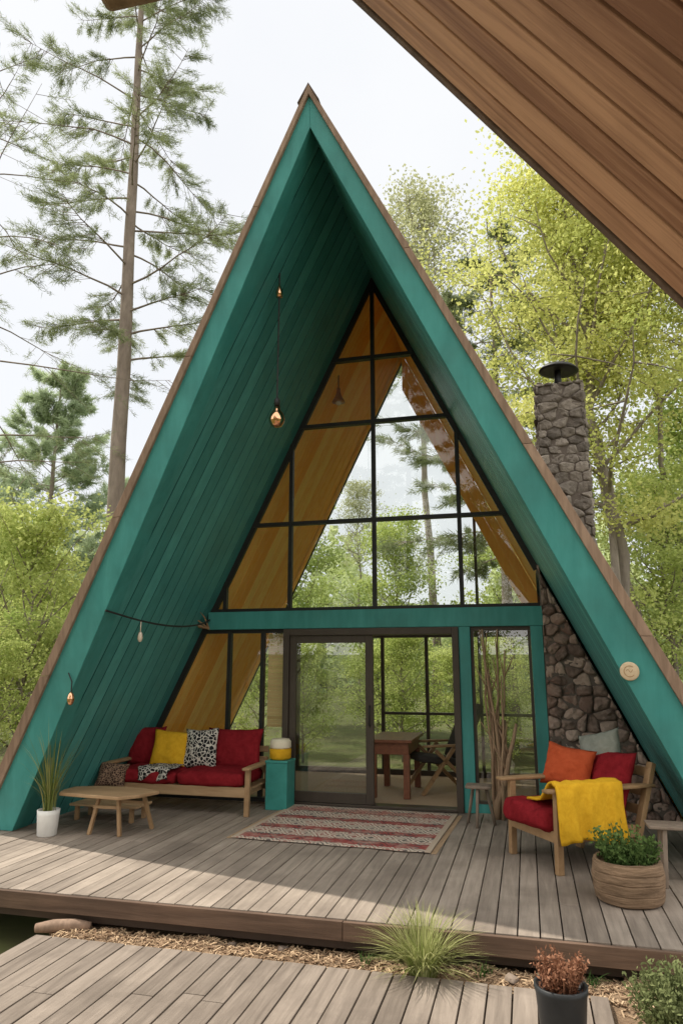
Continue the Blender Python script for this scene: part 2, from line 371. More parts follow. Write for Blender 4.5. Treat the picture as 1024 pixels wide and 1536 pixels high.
def unit(a): return a / np.maximum(np.linalg.norm(a, axis=1, keepdims=True), 1e-9)

def leaf_quads(cent, size, tint, name, mat, rng, aspect=.6, flat=0.):
    n = len(cent); nv = unit(rng.normal(size=(n, 3)) + np.array([0, 0, flat])); r = unit(rng.normal(size=(n, 3)))
    a = unit(np.cross(nv, r)); b = np.cross(nv, a)
    sz = (size * rng.uniform(.6, 1.3, n))[:, None]
    V = np.stack([cent - a * sz * .5, cent - b * sz * .5 * aspect, cent + a * sz * .5, cent + b * sz * .5 * aspect], 1).reshape(-1, 3)
    F = np.arange(4 * n).reshape(-1, 4)
    return np_mesh(name, V, F, tint, mat)

def clip(poly, f):
    out = []
    for i in range(len(poly)):
        a, b = poly[i], poly[(i + 1) % len(poly)]; fa, fb = f(a), f(b)
        if fa >= 0: out.append(a)
        if (fa >= 0) != (fb >= 0):
            t = fa / (fa - fb); out.append((a[0] + (b[0] - a[0]) * t, a[1] + (b[1] - a[1]) * t))
    return out

# ------------------------------------------------------------------ camera, light, sky
EYE = 1.7
cam_d = bpy.data.cameras.new('camera'); cam = bpy.data.objects.new('camera', cam_d); link(cam)
cam.location = (0, 0, EYE); cam.rotation_euler = (RAD(90 + 12.25), 0, RAD(14.5))
cam_d.sensor_fit = 'VERTICAL'; cam_d.sensor_height = 36.; cam_d.lens = 1050 / 1536 * 36
cam_d.clip_start = .05; cam_d.clip_end = 2000
SC.camera = cam

sun_d = bpy.data.lights.new('sun', 'SUN'); sun = bpy.data.objects.new('sun', sun_d); link(sun)
sun.rotation_euler = Vector((.593, -.175, -1.)).to_track_quat('-Z', 'Y').to_euler()
sun_d.energy = 5.; sun_d.angle = RAD(.6); sun_d.color = (1, .93, .82); sun.location = (-10, 10, 25)

w = bpy.data.worlds.new('World'); SC.world = w; w.use_nodes = True
N = w.node_tree.nodes; L = w.node_tree.links; N.clear()
wo = N.new('ShaderNodeOutputWorld'); bg = N.new('ShaderNodeBackground'); bg.inputs[1].default_value = .14
sky = N.new('ShaderNodeTexSky'); sky.sky_type = 'NISHITA'; sky.sun_disc = False; sky.sun_elevation = RAD(58); sky.sun_rotation = RAD(-73.5)
sky.air_density = 1.; sky.dust_density = 2.
tc = N.new('ShaderNodeTexCoord'); nz = N.new('ShaderNodeTexNoise'); nz.inputs['Scale'].default_value = 2.2; nz.inputs['Detail'].default_value = 5
L.new(tc.outputs['Generated'], nz.inputs['Vector'])
mr = N.new('ShaderNodeMapRange'); mr.inputs[1].default_value = .3; mr.inputs[2].default_value = .7; mr.inputs[3].default_value = .84; mr.inputs[4].default_value = .98
L.new(nz.outputs['Fac'], mr.inputs[0])
# thin bright cloud; extra brightness added behind the camera to fill the shaded front
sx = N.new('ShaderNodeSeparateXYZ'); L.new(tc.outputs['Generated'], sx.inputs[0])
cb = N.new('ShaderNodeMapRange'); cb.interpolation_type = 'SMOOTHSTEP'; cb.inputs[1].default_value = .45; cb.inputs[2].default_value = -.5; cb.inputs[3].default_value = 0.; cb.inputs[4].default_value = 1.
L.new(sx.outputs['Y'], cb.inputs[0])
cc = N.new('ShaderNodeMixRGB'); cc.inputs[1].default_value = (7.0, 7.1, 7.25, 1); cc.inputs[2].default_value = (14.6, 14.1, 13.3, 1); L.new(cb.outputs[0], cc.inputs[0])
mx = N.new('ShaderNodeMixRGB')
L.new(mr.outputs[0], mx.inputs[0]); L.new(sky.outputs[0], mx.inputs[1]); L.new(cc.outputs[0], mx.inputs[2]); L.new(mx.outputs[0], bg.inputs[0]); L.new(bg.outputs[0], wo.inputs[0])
SC.view_settings.view_transform = 'Standard'; SC.view_settings.look = 'None'; SC.view_settings.exposure = 0

# ------------------------------------------------------------------ ground
g = MB()
n = 60; S = 300.
def gz(x, y):
    d = math.hypot(x + 2, y - 8)
    return -.42 + (.25 * mnoise.noise(Vector((x * .12, y * .12, 0))) + .02 * d) * min(1, max(0, (d - 9) / 12))
xs = [math.copysign(abs(-1 + 2 * i / n) ** 2.6, -1 + 2 * i / n) * S for i in range(n + 1)]
vs = [(x, y + 10, gz(x, y + 10)) for y in xs for x in xs]
fs = [(j * (n + 1) + i, j * (n + 1) + i + 1, (j + 1) * (n + 1) + i + 1, (j + 1) * (n + 1) + i) for j in range(n) for i in range(n)]
g.add(vs, fs); g.build('ground', 'ground', smooth=True, kind='structure', label='mossy forest floor around the cabin', cat='ground')

mb = MB(); nx, ny = 150, 56; X0, X1, Y0, Y1 = -3.75, 4.2, 2.2, 5.7
def mz(x, y):
    e = min(1, (x - X0) / .35, (X1 - x) / .3)
    return -.262 + .05 * math.exp(-((y - 5.02) / .16) ** 2) + .022 * mnoise.noise(Vector((x * 5, y * 5, 1))) + .012 * mnoise.noise(Vector((x * 19, y * 19, 3))) - .16 * (1 - max(0, e)) + (.03 if x > .4 else 0) * min(1, max(0, (x - .4) * 4))
vs = [(X0 + (X1 - X0) * i / nx, Y0 + (Y1 - Y0) * j / ny) for j in range(ny + 1) for i in range(nx + 1)]
vs = [(x, y, mz(x, y)) for x, y in vs]
fs = [(j * (nx + 1) + i, j * (nx + 1) + i + 1, (j + 1) * (nx + 1) + i + 1, (j + 1) * (nx + 1) + i) for j in range(ny) for i in range(nx)]
mb.add(vs, fs); mb.build('mulch_bed', 'mulch', smooth=True, kind='structure', label='straw mulch bed between the decks', cat='ground')
mb = MB()
for i in range(3800):
    if i < 3200: x = random.uniform(-3.5, .9); y = random.uniform(4.82, 5.12)
    else: x = random.uniform(.42, 1.6); y = random.uniform(4.2, 5.1)
    l = random.uniform(.02, .07); a = random.uniform(0, PI); m = Matrix.Rotation(a, 3, 'Z') @ Matrix.Rotation(random.uniform(-.5, .5), 3, 'Y')
    mb.box((x, y, mz(x, y) + .006), (l, random.uniform(.003, .01), .004), m, random.random())
mb.build('straw_litter', 'chip', kind='stuff', label='loose straw and wood chips on the mulch', cat='mulch', recalc=False)

# ------------------------------------------------------------------ decks
def planks(mb, x0, x1, y0, y1, z, th, wd, gap, split=(2.2, 4.)):
    x = x0
    while x < x1 - .01:
        xe = min(x + wd, x1); y = y0 - random.uniform(0, 2)
        while y < y1:
            ye = min(y1, y + random.uniform(*split)); ys = max(y, y0)
            if y1 - ye < .3: ye = y1
            if ye - ys > .25 or ys == y0:
                dz = random.uniform(-.002, .002)
                mb.b2((x + gap / 2, ys + .002, z - th), (xe - gap / 2, ye - .002, z + dz), random.random())
            y = ye
        x = xe
    return mb
mb = planks(MB(), -6.4, 3.2, 5.09, 8.82, 0, .028, .142, .009)
dk = mb.build('upper_deck', 'deck', kind='structure', bevel=.003, label='weathered plank deck under the cabin overhang', cat='deck')
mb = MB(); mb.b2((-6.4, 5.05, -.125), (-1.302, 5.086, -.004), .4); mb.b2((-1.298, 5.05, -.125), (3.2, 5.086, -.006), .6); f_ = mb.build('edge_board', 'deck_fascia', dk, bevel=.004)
for y in (5.14, 5.7, 6.5, 7.3, 8.1):
    mb = MB(); mb.b2((-6.4, y, -.2), (3.2, y + .05, -.031)); mb.build('joist', 'porch_edge', dk)
for x in (-5.5, -3.4, -1.2, 1.1, 2.9):
    mb = MB(); mb.b2((x, 5.2, -.45), (x + .09, 5.29, -.03)); mb.build('deck_post', 'porch_edge', dk)
mb = planks(MB(), -3.52, .36, -2.2, 4.84, -.2, .03, .145, .01)
dl = mb.build('lower_deck', 'deck_low', kind='structure', bevel=.003, label='lower plank deck in the foreground', cat='deck')
for lo, hi in (((-3.5, 4.78, -.32), (.34, 4.815, -.233)), ((-3.5, 0, -.32), (-3.46, 4.77, -.233)), ((.3, 0, -.32), (.335, 4.77, -.233))):
    mb = MB(); mb.b2(lo, hi); mb.build('joist', 'porch_edge', dl)

# ------------------------------------------------------------------ the A-frame cabin
AX, H, K = -1.85, 7.08, .485
HO, KO = 7.5, .519              # outer roof face: a little flatter than the soffit, so the roof is thicker at its foot
PHI = math.atan(K); SN, CS = math.sin(PHI), math.cos(PHI)
YF, YB, YE = 8.87, 11.5, 11.75
def yf(z): return 6.75 - .117 * z
house = thing('a_frame_cabin', 'teal A-frame cabin with glass front wall and deep overhanging roof', 'house', (AX, YF, 0))
def RP(side, s, q, y):
    return Vector((AX + side * (s * SN + q * CS), y, H - s * CS + q * SN))
def s_top(q): return -q / K
def s_bot(q, zb): return (H - zb + q * SN) / CS
def ab(f): return K * H * (1 - f) + KO * HO * f, K * (1 - f) + KO * f
def hw(f, z):
    a, b = ab(f); return max(0., a - b * z)
def apex(f):
    a, b = ab(f); return a / b
BOXF = [(0, 1, 3, 2), (4, 6, 7, 5), (0, 4, 5, 1), (2, 3, 7, 6), (0, 2, 6, 4), (1, 5, 7, 3)]
def slab(mb, side, f0, f1, z0, y0, y1, t=.5, z1=None):
    vs = []
    for f in (f0, f1):
        for z in (apex(f) if z1 is None else min(z1, apex(f)), z0):
            for y in (y0, y1):
                vs.append((AX + side * hw(f, z), y(z) if callable(y) else y, z))
    return mb.add(vs, BOXF, t)
ZB = .004
for side in (-1, 1):
    mb = slab(MB(), side, .77, .97, ZB, lambda z: yf(z) + .06, YE)
    rf = mb.build('roof_slope', 'roof', house, True)
    mb = slab(MB(), side, .06, .76, ZB, lambda z: yf(z) + .04, YE - .02); mb.build('roof_core', 'core', rf)
    mb = MB(); wd = .205; y = YF
    while y > 5.6:
        ya, yb = max(y - wd, 5.5) + .0105, y - .0105
        poly = [(s_top(0), ya), (s_bot(0, ZB), ya), (s_bot(0, ZB), yb), (s_top(0), yb)]
        poly = clip(poly, lambda p: p[1] - (yf(H - p[0] * CS) + .04))
        if len(poly) > 2:
            mb.prism([RP(side, p[0], 0, p[1]) for p in poly], Vector((side * CS, 0, SN)) * .006, random.random())
        y -= wd
    mb.build('soffit', 'teal_soffit', house, True)
    mb = MB(); y = YF + .05; gp = .007 if side < 0 else .0015
    while y < YB:
        ye = min(y + .22, YB); slab(mb, side, 0., .03, ZB, y + gp, ye - gp, random.random() if side < 0 else random.uniform(.45, .75)); y = ye
    mb.build('ceiling', 'ceiling', house, True)
    mb = slab(MB(), side, -.05, .755, ZB, lambda z: yf(z) - .05, lambda z: yf(z) + .034)
    mb.build('fascia', 'teal', house, True, bevel=.006)
    mb = slab(MB(), side, -.035, -.004, ZB, lambda z: yf(z) + .036, lambda z: yf(z) + .2); mb.build('fascia_return', 'teal', house, True, bevel=.003)
    mb = MB(); z = ZB
    while z < apex(1.) - .02:
        ze = z + random.uniform(1.1, 2.)
        if ze > apex(.66) - .5: ze = apex(1.) + 1
        slab(mb, side, .74, 1., z, lambda q: yf(q) - .085, lambda q: yf(q) + .058, random.random(), None if ze > apex(1.) else ze - .003); z = ze
    mb.build('rake_trim', 'trim', house, True, bevel=.004)
    mb = slab(MB(), side, 1.005, 1.05, apex(1.) - .2, 5.79, YE, .5); mb.build('ridge_cap', 'porch_edge', house, True)

def roof_x(z, side): return AX + side * K * (H - z)
def tri_cell(x0, x1, z0, z1, m=.0):
    p = [(x0, z0), (x1, z0), (x1, z1), (x0, z1)]
    p = clip(p, lambda q: K * (H - m - q[1]) + (q[0] - AX)); p = clip(p, lambda q: K * (H - m - q[1]) - (q[0] - AX))
    return p
def bars(mb, y, xlist, zlist, zlo, zhi, wb=.05, db=.07, xlo=-99, xhi=99):
    for x in xlist:
        zt = min(zhi, H - abs(x - AX) / K) - .02
        if zt > zlo + .05: mb.b2((x - wb / 2, y - db / 2, zlo), (x + wb / 2, y + db / 2, zt))
    for z in zlist:
        a = max(xlo, roof_x(z, -1)); b = min(xhi, roof_x(z, 1))
        mb.b2((a + .02, y - db / 2 - .004, z - wb / 2), (b - .02, y + db / 2 + .004, z + wb / 2))
    return mb
VX = [-3.92, -3.0, AX, -.74]; HZ = [3.56, 4.92, 5.86]
ZM = 2.385
XC = .19
mb = bars(MB(), YF, VX, HZ, ZM, H)
mb.b2((roof_x(ZM, -1) + .02, YF - .045, ZM), (XC, YF + .045, ZM + .04))
for side in (-1, 1):
    p0 = RP(side, s_bot(0, 0.02 if side < 0 else 2.85), -.028, YF); p1 = RP(side, .06, -.028, YF)
    mb.beam(p0, p1, .085, .05, up=(0, 1, 0))
wf = mb.build('window_frame', 'black', house, True)
xs_ = [-9] + VX + [9]; zs_ = [ZM] + HZ + [H]
for i in range(len(xs_) - 1):
    for j in range(len(zs_) - 1):
        p = tri_cell(xs_[i], min(xs_[i + 1], 9), zs_[j], zs_[j + 1], .0)
        p = clip(p, lambda q: 1.0 - q[0]) if len(p) > 2 else p
        if len(p) > 2:
            area = abs(sum(p[k][0] * p[(k + 1) % len(p)][1] - p[(k + 1) % len(p)][0] * p[k][1] for k in range(len(p)))) / 2
            if area > .015:
                m2 = MB(); m2.add([(q[0], YF, q[1]) for q in p], [tuple(range(len(p)))]); m2.build('window_pane', 'glass', wf, recalc=False)
mb = MB(); mb.b2((roof_x(2.27, -1) + .05, YF - .08, 2.15), (XC + .02, YF + .08, ZM - .002)); mb.build('beam', 'teal', house, True, bevel=.006)
mb = MB(); mb.b2((-.795, YF - .075, .004), (-.655, YF + .075, 2.148)); mb.build('post', 'teal', house, True, bevel=.006)
mb = MB(); mb.b2((.06, YF - .075, .004), (.2, YF + .075, 2.148)); mb.build('post', 'teal', house, True, bevel=.006)
mb = MB(); mb.b2((-.653, YF - .05, .004), (.058, YF + .05, .1)); mb.build('sill', 'teal', house, True, bevel=.004)
mb = bars(MB(), YF, [-3.83, -3.36], [], .03, 2.148)
mb.b2((roof_x(.03, -1) + .05, YF - .045, .004), (-3.06, YF + .045, .06)); mb.b2((roof_x(2.13, -1) + .05, YF - .03, 2.1), (-3.06, YF + .03, 2.148))
wl = mb.build('window_frame', 'black', house, True)
for a, b in ((-9, -3.83), (-3.83, -3.36), (-3.36, -3.06)):
    p = tri_cell(a, b, .06, 2.1)
    m2 = MB(); m2.add([(q[0], YF, q[1]) for q in p], [tuple(range(len(p)))]); m2.build('window_pane', 'glass', wl, recalc=False)
mb = MB(); mb.b2((-.653, YF - .03, 2.1), (.058, YF + .03, 2.147)); mb.b2((-.653, YF - .03, .102), (-.62, YF + .03, 2.098)); mb.b2((.025, YF - .03, .102), (.058, YF + .03, 2.098)); mb.b2((-.619, YF - .03, .102), (.024, YF + .03, .135))
wr = mb.build('window_frame', 'bronze', house, True)
m2 = MB(); m2.add([(-.62, YF, .13), (.03, YF, .13), (.03, YF, 2.1), (-.62, YF, 2.1)], [(0, 1, 2, 3)]); m2.build('window_pane', 'glass_door', wr, recalc=False)
mb = MB(); a, b = -3.05, -.797
mb.b2((a, YF - .1, .004), (a + .08, YF + .1, 2.146)); mb.b2((b - .08, YF - .1, .004), (b, YF + .1, 2.146)); mb.b2((a + .08, YF - .1, 2.06), (b - .08, YF + .1, 2.146)); mb.b2((a + .08, YF - .1, .004), (b - .08, YF + .1, .035))
df = mb.build('door_frame', 'bronze', house, True, bevel=.005)
mb = MB(); a, b = -2.968, -1.87; y0, y1 = YF - .065, YF - .015
mb.b2((a, y0, .037), (a + .085, y1, 2.058)); mb.b2((b - .1, y0, .037), (b, y1, 2.058)); mb.b2((a + .085, y0, 1.965), (b - .1, y1, 2.058)); mb.b2((a + .085, y0, .037), (b - .1, y1, .16))
dr = mb.build('sliding_door', 'bronze', house, True, bevel=.004)
m2 = MB(); m2.add([(a + .08, YF - .04, .15), (b - .09, YF - .04, .15), (b - .09, YF - .04, 1.97), (a + .08, YF - .04, 1.97)], [(0, 1, 2, 3)]); m2.build('window_pane', 'glass_door', dr, recalc=False)
m2 = MB(); m2.tube([(b - .045, y0 - .002, .95), (b - .045, y0 - .035, .97), (b - .045, y0 - .035, 1.17), (b - .045, y0 - .002, 1.19)], .009, 8); m2.build('handle', 'iron', dr, smooth=True)
mb = MB(); mb.b2((-5.2, YF - .05, -.12), (1.5, YB + .1, .003)); mb.build('floor', 'floor', house, True)
mb = MB()
for k in range(26): mb.b2((-3.335, 9.0 + .004 * (k % 2), .9 + k * .046), (-3.075, 9.012 + .004 * (k % 2), .943 + k * .046), random.random())
mb.build('blind', 'blind', house, True)
mb = bars(MB(), YB, [-3.72, -2.28, -1.56], [], .03, 2.3, .05, .08); bars(mb, YB, [-.72], [], .03, H, .045, .08)
mb.b2((roof_x(2.25, -1) + .05, YB - .06, 2.12), (roof_x(2.25, 1) - .05, YB + .06, 2.3)); mb.b2((-2.25, YB - .045, .91), (roof_x(.93, 1) - .03, YB + .045, .95))
mb.b2((roof_x(.05, -1) + .03, YB - .05, .004), (roof_x(.05, 1) - .03, YB + .05, .08))
wb = mb.build('window_frame', 'bronze', house, True)
for (z0, z1) in ((.08, 2.12), (2.3, H)):
    p = tri_cell(-9, 9, z0, z1); m2 = MB(); m2.add([(q[0], YB, q[1]) for q in p], [tuple(range(len(p)))]); m2.build('window_pane', 'glass_back', wb, recalc=False)
for side, wd in ((-1, .05), (1, .3)):
    # gable boards along the slopes inside the rear glass
    mb = MB(); k = max(1, round(wd / .15))
    for j in range(k):
        qa, qb = -.012 - wd * j / k, -.012 - wd * (j + 1) / k + .003
        mb.prism([RP(side, s_top(qa), qa, YB - .12), RP(side, s_bot(qa, .06), qa, YB - .12), RP(side, s_bot(qb, .06), qb, YB - .12), RP(side, s_top(qb), qb, YB - .12)], (0, .04, 0), .6 + .1 * (j % 2))
    mb.build('gable_board', 'ceiling', house, True)

# stone chimney
def voronoi_wall(mb, region, T, cell, depth, rng, jit=.4, asp=.8, cuts=(.22, .25), gap=.003, drop=.1):
    xs = [p[0] for p in region]; zs = [p[1] for p in region]; pts = []
    nx = int((max(xs) - min(xs)) / cell) + 2; nz_ = int((max(zs) - min(zs)) / (cell * asp)) + 2
    for j in range(-1, nz_):
        rowoff = rng.uniform(-.25, .25)
        for i in range(-1, nx):
            if rng.random() < drop: continue
            pts.append((min(xs) + (i + .5 + .5 * (j % 2) + rowoff) * cell + rng.uniform(-jit, jit) * cell, min(zs) + (j + .5) * cell * asp + rng.uniform(-jit, jit) * asp * cell * .7))
    for k, c in enumerate(pts):
        poly = list(region)
        for l, d in enumerate(pts):
            if l == k: continue
            az_ = 1. / asp
            dx, dz = (d[0] - c[0]), (d[1] - c[1]) * az_ * az_; q = (d[0] - c[0]) ** 2 + ((d[1] - c[1]) * az_) ** 2
            if q > (cell * 3.) ** 2: continue
            mx_, mz_ = (c[0] + d[0]) / 2, (c[1] + d[1]) / 2; ln = math.hypot(dx, dz)
            poly = clip(poly, lambda p: -((p[0] - mx_) * dx + (p[1] - mz_) * dz) / ln - gap)
            if len(poly) < 3: break
        if len(poly) < 3: continue
        for cut in cuts:
            np_ = []
            for i in range(len(poly)):
                a, b = poly[i], poly[(i + 1) % len(poly)]
                np_ += [(a[0] * (1 - cut) + b[0] * cut, a[1] * (1 - cut) + b[1] * cut), (a[0] * cut + b[0] * (1 - cut), a[1] * cut + b[1] * (1 - cut))]
            poly = np_
        cx = sum(p[0] for p in poly) / len(poly); cz = sum(p[1] for p in poly) / len(poly)
        dp = depth * rng.uniform(.6, 1.3); vs = []; m = len(poly); sd = rng.uniform(0, 50); tx, tz = rng.uniform(-.25, .25), rng.uniform(-.25, .25)
        rings = ((1, 0), (.985, .5), (.93, .8), (.7, .95), (.35, 1.))
        for f, dd in rings:
            for p in poly:
                X, Z = cx + (p[0] - cx) * f, cz + (p[1] - cz) * f
                ns = mnoise.noise(Vector((X * 16, Z * 16, sd))) + .8 * mnoise.noise(Vector((X * 42, Z * 42, sd)))
                vs.append(T(X + .006 * ns, dp * dd + dd * ((X - cx) * tx + (Z - cz) * tz) + .022 * dd * ns, Z + .005 * ns))
        vs.append(T(cx, dp, cz)); fs = []; nr = len(rings)
        for r in range(nr - 1):
            for i in range(m): fs.append((r * m + i, r * m + (i + 1) % m, (r + 1) * m + (i + 1) % m, (r + 1) * m + i))
        for i in range(m): fs.append(((nr - 1) * m + i, (nr - 1) * m + (i + 1) % m, nr * m))
        mb.add(vs, fs, rng.random())
rs = random.Random(4)
reg = [(.205, .0), (roof_x(0, 1) - .03, .0), (roof_x(2.85, 1) - .03, 2.85), (.205, 2.98)]
mb = MB(); voronoi_wall(mb, reg, lambda x, d, z: (x, YF - .02 - d, z), .15, .08, rs, .36, .8, (.2, .23), .001)
ch = mb.build('chimney', 'stone', house, True, smooth=True)
mb = MB(); mb.prism([(p[0], YF - .068, p[1]) for p in reg], (0, .7, 0)); mb.build('mortar_core', 'mortar', ch)
cx0, cx1, cy0, cy1, zt = .33, .87, 9.05, 9.56, 5.3
mb = MB(); kw = dict(jit=.28, asp=.66, cuts=(.1, .2), gap=.001, drop=.12)
voronoi_wall(mb, [(cx0 - .025, 2.3), (cx1 + .025, 2.3), (cx1 + .025, zt), (cx0 - .025, zt)], lambda x, d, z: (x, cy0 + .01 - d, z), .18, .045, rs, **kw)
voronoi_wall(mb, [(cy0 - .025, 2.3), (cy1 + .025, 2.3), (cy1 + .025, zt), (cy0 - .025, zt)], lambda y, d, z: (cx0 + .01 - d, y, z), .18, .045, rs, **kw)
voronoi_wall(mb, [(cy0 - .025, 2.3), (cy1 + .025, 2.3), (cy1 + .025, zt), (cy0 - .025, zt)], lambda y, d, z: (cx1 - .01 + d, y, z), .18, .045, rs, **kw)
voronoi_wall(mb, [(cx0 - .02, cy0 - .02), (cx1 + .02, cy0 - .02), (cx1 + .02, cy1), (cx0 - .02, cy1)], lambda x, d, y: (x, y, zt - .03 + d), .18, .04, rs, **kw)
mb.build('chimney_stack', 'stone_grey', ch, smooth=True)
mb = MB(); mb.b2((cx0 - .012, cy0 - .012, 2.3), (cx1 + .012, cy1 + .012, zt - .012)); mb.build('stack_core', 'mortar', ch)
mb = MB(); c_ = (.6, 9.2, zt + .03)
mb.lathe([(.05, -.04), (.045, .08), (.04, .2)], c_, 16)
mb.lathe([(.02, .2), (.2, .19), (.255, .195), (.25, .21), (.21, .25), (.12, .29), (.02, .305)], c_, 28, m=Matrix.Rotation(.07, 3, 'Y'))
mb.build('chimney_cap', 'iron', ch, smooth=True)

# ------------------------------------------------------------------ porch roof we stand under
PX, PZ, PY = -.515, 4.27, 2.2
e = Vector((1.07, 0, -1.49)).normalized(); nn = Vector((1.49, 0, 1.07)).normalized()
porch = thing('porch_roof', 'brown plank underside of a sloping porch roof overhead at the right', 'roof', (PX, PY, PZ))
mb = MB(); y = PY
while y > -2.2:
    wv = .125
    p = [Vector((PX, yy, PZ)) + e * s for s, yy in ((-1.9, y - .007), (4.2, y - .007), (4.2, y - wv + .007), (-1.9, y - wv + .007))]
    mb.prism(p, nn * .024, random.random())
    y -= wv
mb.build('soffit', 'porch', porch, True, bevel=.004)
c0 = Vector((PX, 0, PZ))
def pslab(mb, q0, q1, ya, yb):
    vs = [c0 + e * s + nn * q + Vector((0, yy, 0)) for q in (q0, q1) for s in (-1.9, 4.2) for yy in (ya, yb)]
    return mb.add(vs, BOXF)
pslab(MB(), .026, .16, -2.2, PY - .02).build('roof_core', 'core', porch, True)
pslab(MB(), -.006, .17, PY, PY + .035).build('rake_board', 'deck_fascia', porch, True, bevel=.004)
mb = MB(); mb.beam((-1.56, 2.32, 4.74), (-1.46, -1.6, 4.76), .3, .24, (0, 0, 1)); mb.beam((-1.72, 2.2, 4.69), (-1.2, 2.18, 4.78), .12, .2, (0, 1, 0))
lb_ = mb.build('beam', 'trim', porch, True, bevel=.03)
for yy in (-.6, 1.6):
    mb = MB(); mb.tube([(-1.47, yy, 4.75), (-1.45, yy, 5.5)], .08, 10); mb.build('beam_post', 'porch_edge', lb_, smooth=True)

# ------------------------------------------------------------------ sofa
def TR(x, y, z, rx=0, ry=0, rz=0): return Matrix.Translation((x, y, z)) @ Matrix.Rotation(rz, 4, 'Z') @ Matrix.Rotation(ry, 4, 'Y') @ Matrix.Rotation(rx, 4, 'X')
sofa = thing('sofa', 'wooden outdoor sofa with dark red cushions under the left overhang', 'sofa', (-4.08, 8.32, 0))
mb = MB(); mb.b2((-.88, -.35, .2), (.88, -.31, .31)); mb.b2((-.88, .29, .2), (.88, .33, .31)); mb.b2((-.88, -.3, .21), (-.84, .28, .3)); mb.b2((.84, -.3, .21), (.88, .28, .3))
for k in range(9): mb.b2((-.8 + k * .2, -.3, .28), (-.68 + k * .2, .28, .3))
mb.build('seat_frame', 'fwood_x', sofa, bevel=.005)
for sx in (-1, 1):
    mb = MB(); mb.beam((sx * .9, -.34, 0), (sx * .9, -.32, .5), .05, .06, (1, 0, 0)); mb.build('leg', 'fwood', sofa, bevel=.006)
    mb = MB(); mb.beam((sx * .9, .36, 0), (sx * .9, .3, .5), .05, .06, (1, 0, 0)); mb.build('leg', 'fwood', sofa, bevel=.006)
    mb = MB(); mb.rbox((sx * .91, -.02, .52), (.1, .82, .04), .018, 4); mb.build('armrest', 'fwood', sofa, smooth=True)
mb = MB()
for z in (.42, .54, .66): mb.beam((-.9, .3 + (z - .4) * .2, z), (.9, .3 + (z - .4) * .2, z), .025, .07, (0, 0, 1))
mb.build('backrest', 'fwood_x', sofa, bevel=.004)
for x in (-.43, .43):
    mb = MB(); mb.rbox((x, -.04, .385), (.84, .68, .15), .06, 12, None, .5, .022, .03, x * 9, 9.); mb.build('seat_cushion', 'redcloth', sofa, smooth=True)
for x, s in ((-.71, 1.), (.5, 5.)):
    mb = MB(); mb.pillow(.5 if x < 0 else .74, .5, .2, TR(x, .2, .67, -.2, 0, 0), seed=s); mb.build('back_cushion', 'redcloth', sofa, smooth=True)
def loose_pillow(name, label, mat, loc, rz, w, h, th, tilt, roll=0., seed=1.):
    mb = MB(); mb.pillow(w, h, th, TR(0, 0, 0, tilt, roll, 0), seed=seed)
    return mb.build(name, mat, smooth=True, loc=loc, rotz=rz, label=label, cat='pillow')
loose_pillow('throw_pillow', 'mustard yellow pillow leaning on the back of the red sofa', 'yellow', (-4.37, 8.36, .66), .05, .5, .46, .18, -.25, .06, 2)
loose_pillow('throw_pillow', 'black and white patterned pillow on the red sofa', 'bwcloth', (-3.96, 8.37, .68), -.05, .46, .48, .17, -.22, -.05, 3)
loose_pillow('throw_pillow', 'small brown woven pillow at the left end of the sofa', 'browncloth', (-4.88, 7.9, .4), .3, .36, .3, .16, -.5, .1, 4)
mb = MB(); n1, n2 = 14, 16; vs = []
for i in range(n1 + 1):
    for j in range(n2 + 1):
        u = i / n1; v = j / n2; x = -.2 + .42 * u + .03 * math.sin(v * 5)
        if v < .6: y = -.33 * v / .6; z = .0
        else: y = -.34 - .02 * math.sin(u * 9); z = -.14 * (v - .6) / .4
        z += .018 * mnoise.noise(Vector((u * 5, v * 5, 2))) + .012 * math.sin(u * 12 + v * 3) * v
        vs.append((x + .02 * math.sin(v * 9 + u * 3), y, z + .024))
mb.add(vs, [(i * (n2 + 1) + j, (i + 1) * (n2 + 1) + j, (i + 1) * (n2 + 1) + j + 1, i * (n2 + 1) + j + 1) for i in range(n1) for j in range(n2)])
o = mb.build('throw_blanket', 'bwcloth', smooth=True, loc=(-4.35, 8.28, .475), label='crumpled dark patterned throw on the seat of the red sofa', cat='blanket')
o.modifiers.new('s', 'SOLIDIFY').thickness = .008

# ------------------------------------------------------------------ coffee table
ct = thing('coffee_table', 'low live-edge wooden coffee table in front of the sofa', 'table', (-4.3, 6.92, 0))
out = [(-4.74, 6.70), (-4.4, 6.66), (-4.0, 6.62), (-3.86, 6.78), (-3.78, 7.04), (-4.0, 7.14), (-4.25, 7.2), (-4.6, 7.16), (-4.8, 7.05), (-4.8, 6.85)]
mb = MB(); mb.prism([(x + 4.3, y - 6.92, .372) for x, y in out], (0, 0, .034)); mb.build('tabletop', 'fwood_x', ct, bevel=.008)
for (bx, by, tx, ty) in ((-.11, -.14, -.05, -.08), (.24, -.14, .18, -.1), (.38, .26, .3, .18), (-.06, .34, -.02, .22)):
    mb = MB(); mb.beam((bx, by, 0), (tx, ty, .37), .038, .034, (1, 0, 0)); mb.build('leg', 'fwood', ct, bevel=.004)
for lo, hi in (((-.1, -.12, .25), (.22, -.1, .28)), ((0, .2, .25), (.32, .225, .28))):
    mb = MB(); mb.b2(lo, hi); mb.build('stretcher', 'fwood_x', ct, bevel=.003)
lb = thing('low_bench', 'low slatted wooden bench behind the coffee table', 'bench', (-4.62, 7.5, 0))
mb = MB()
for k in range(3): mb.b2((-.42, -.17 + k * .12, .15), (.42, -.07 + k * .12, .175), random.random())
mb.build('seat', 'fwood_x', lb, bevel=.004)
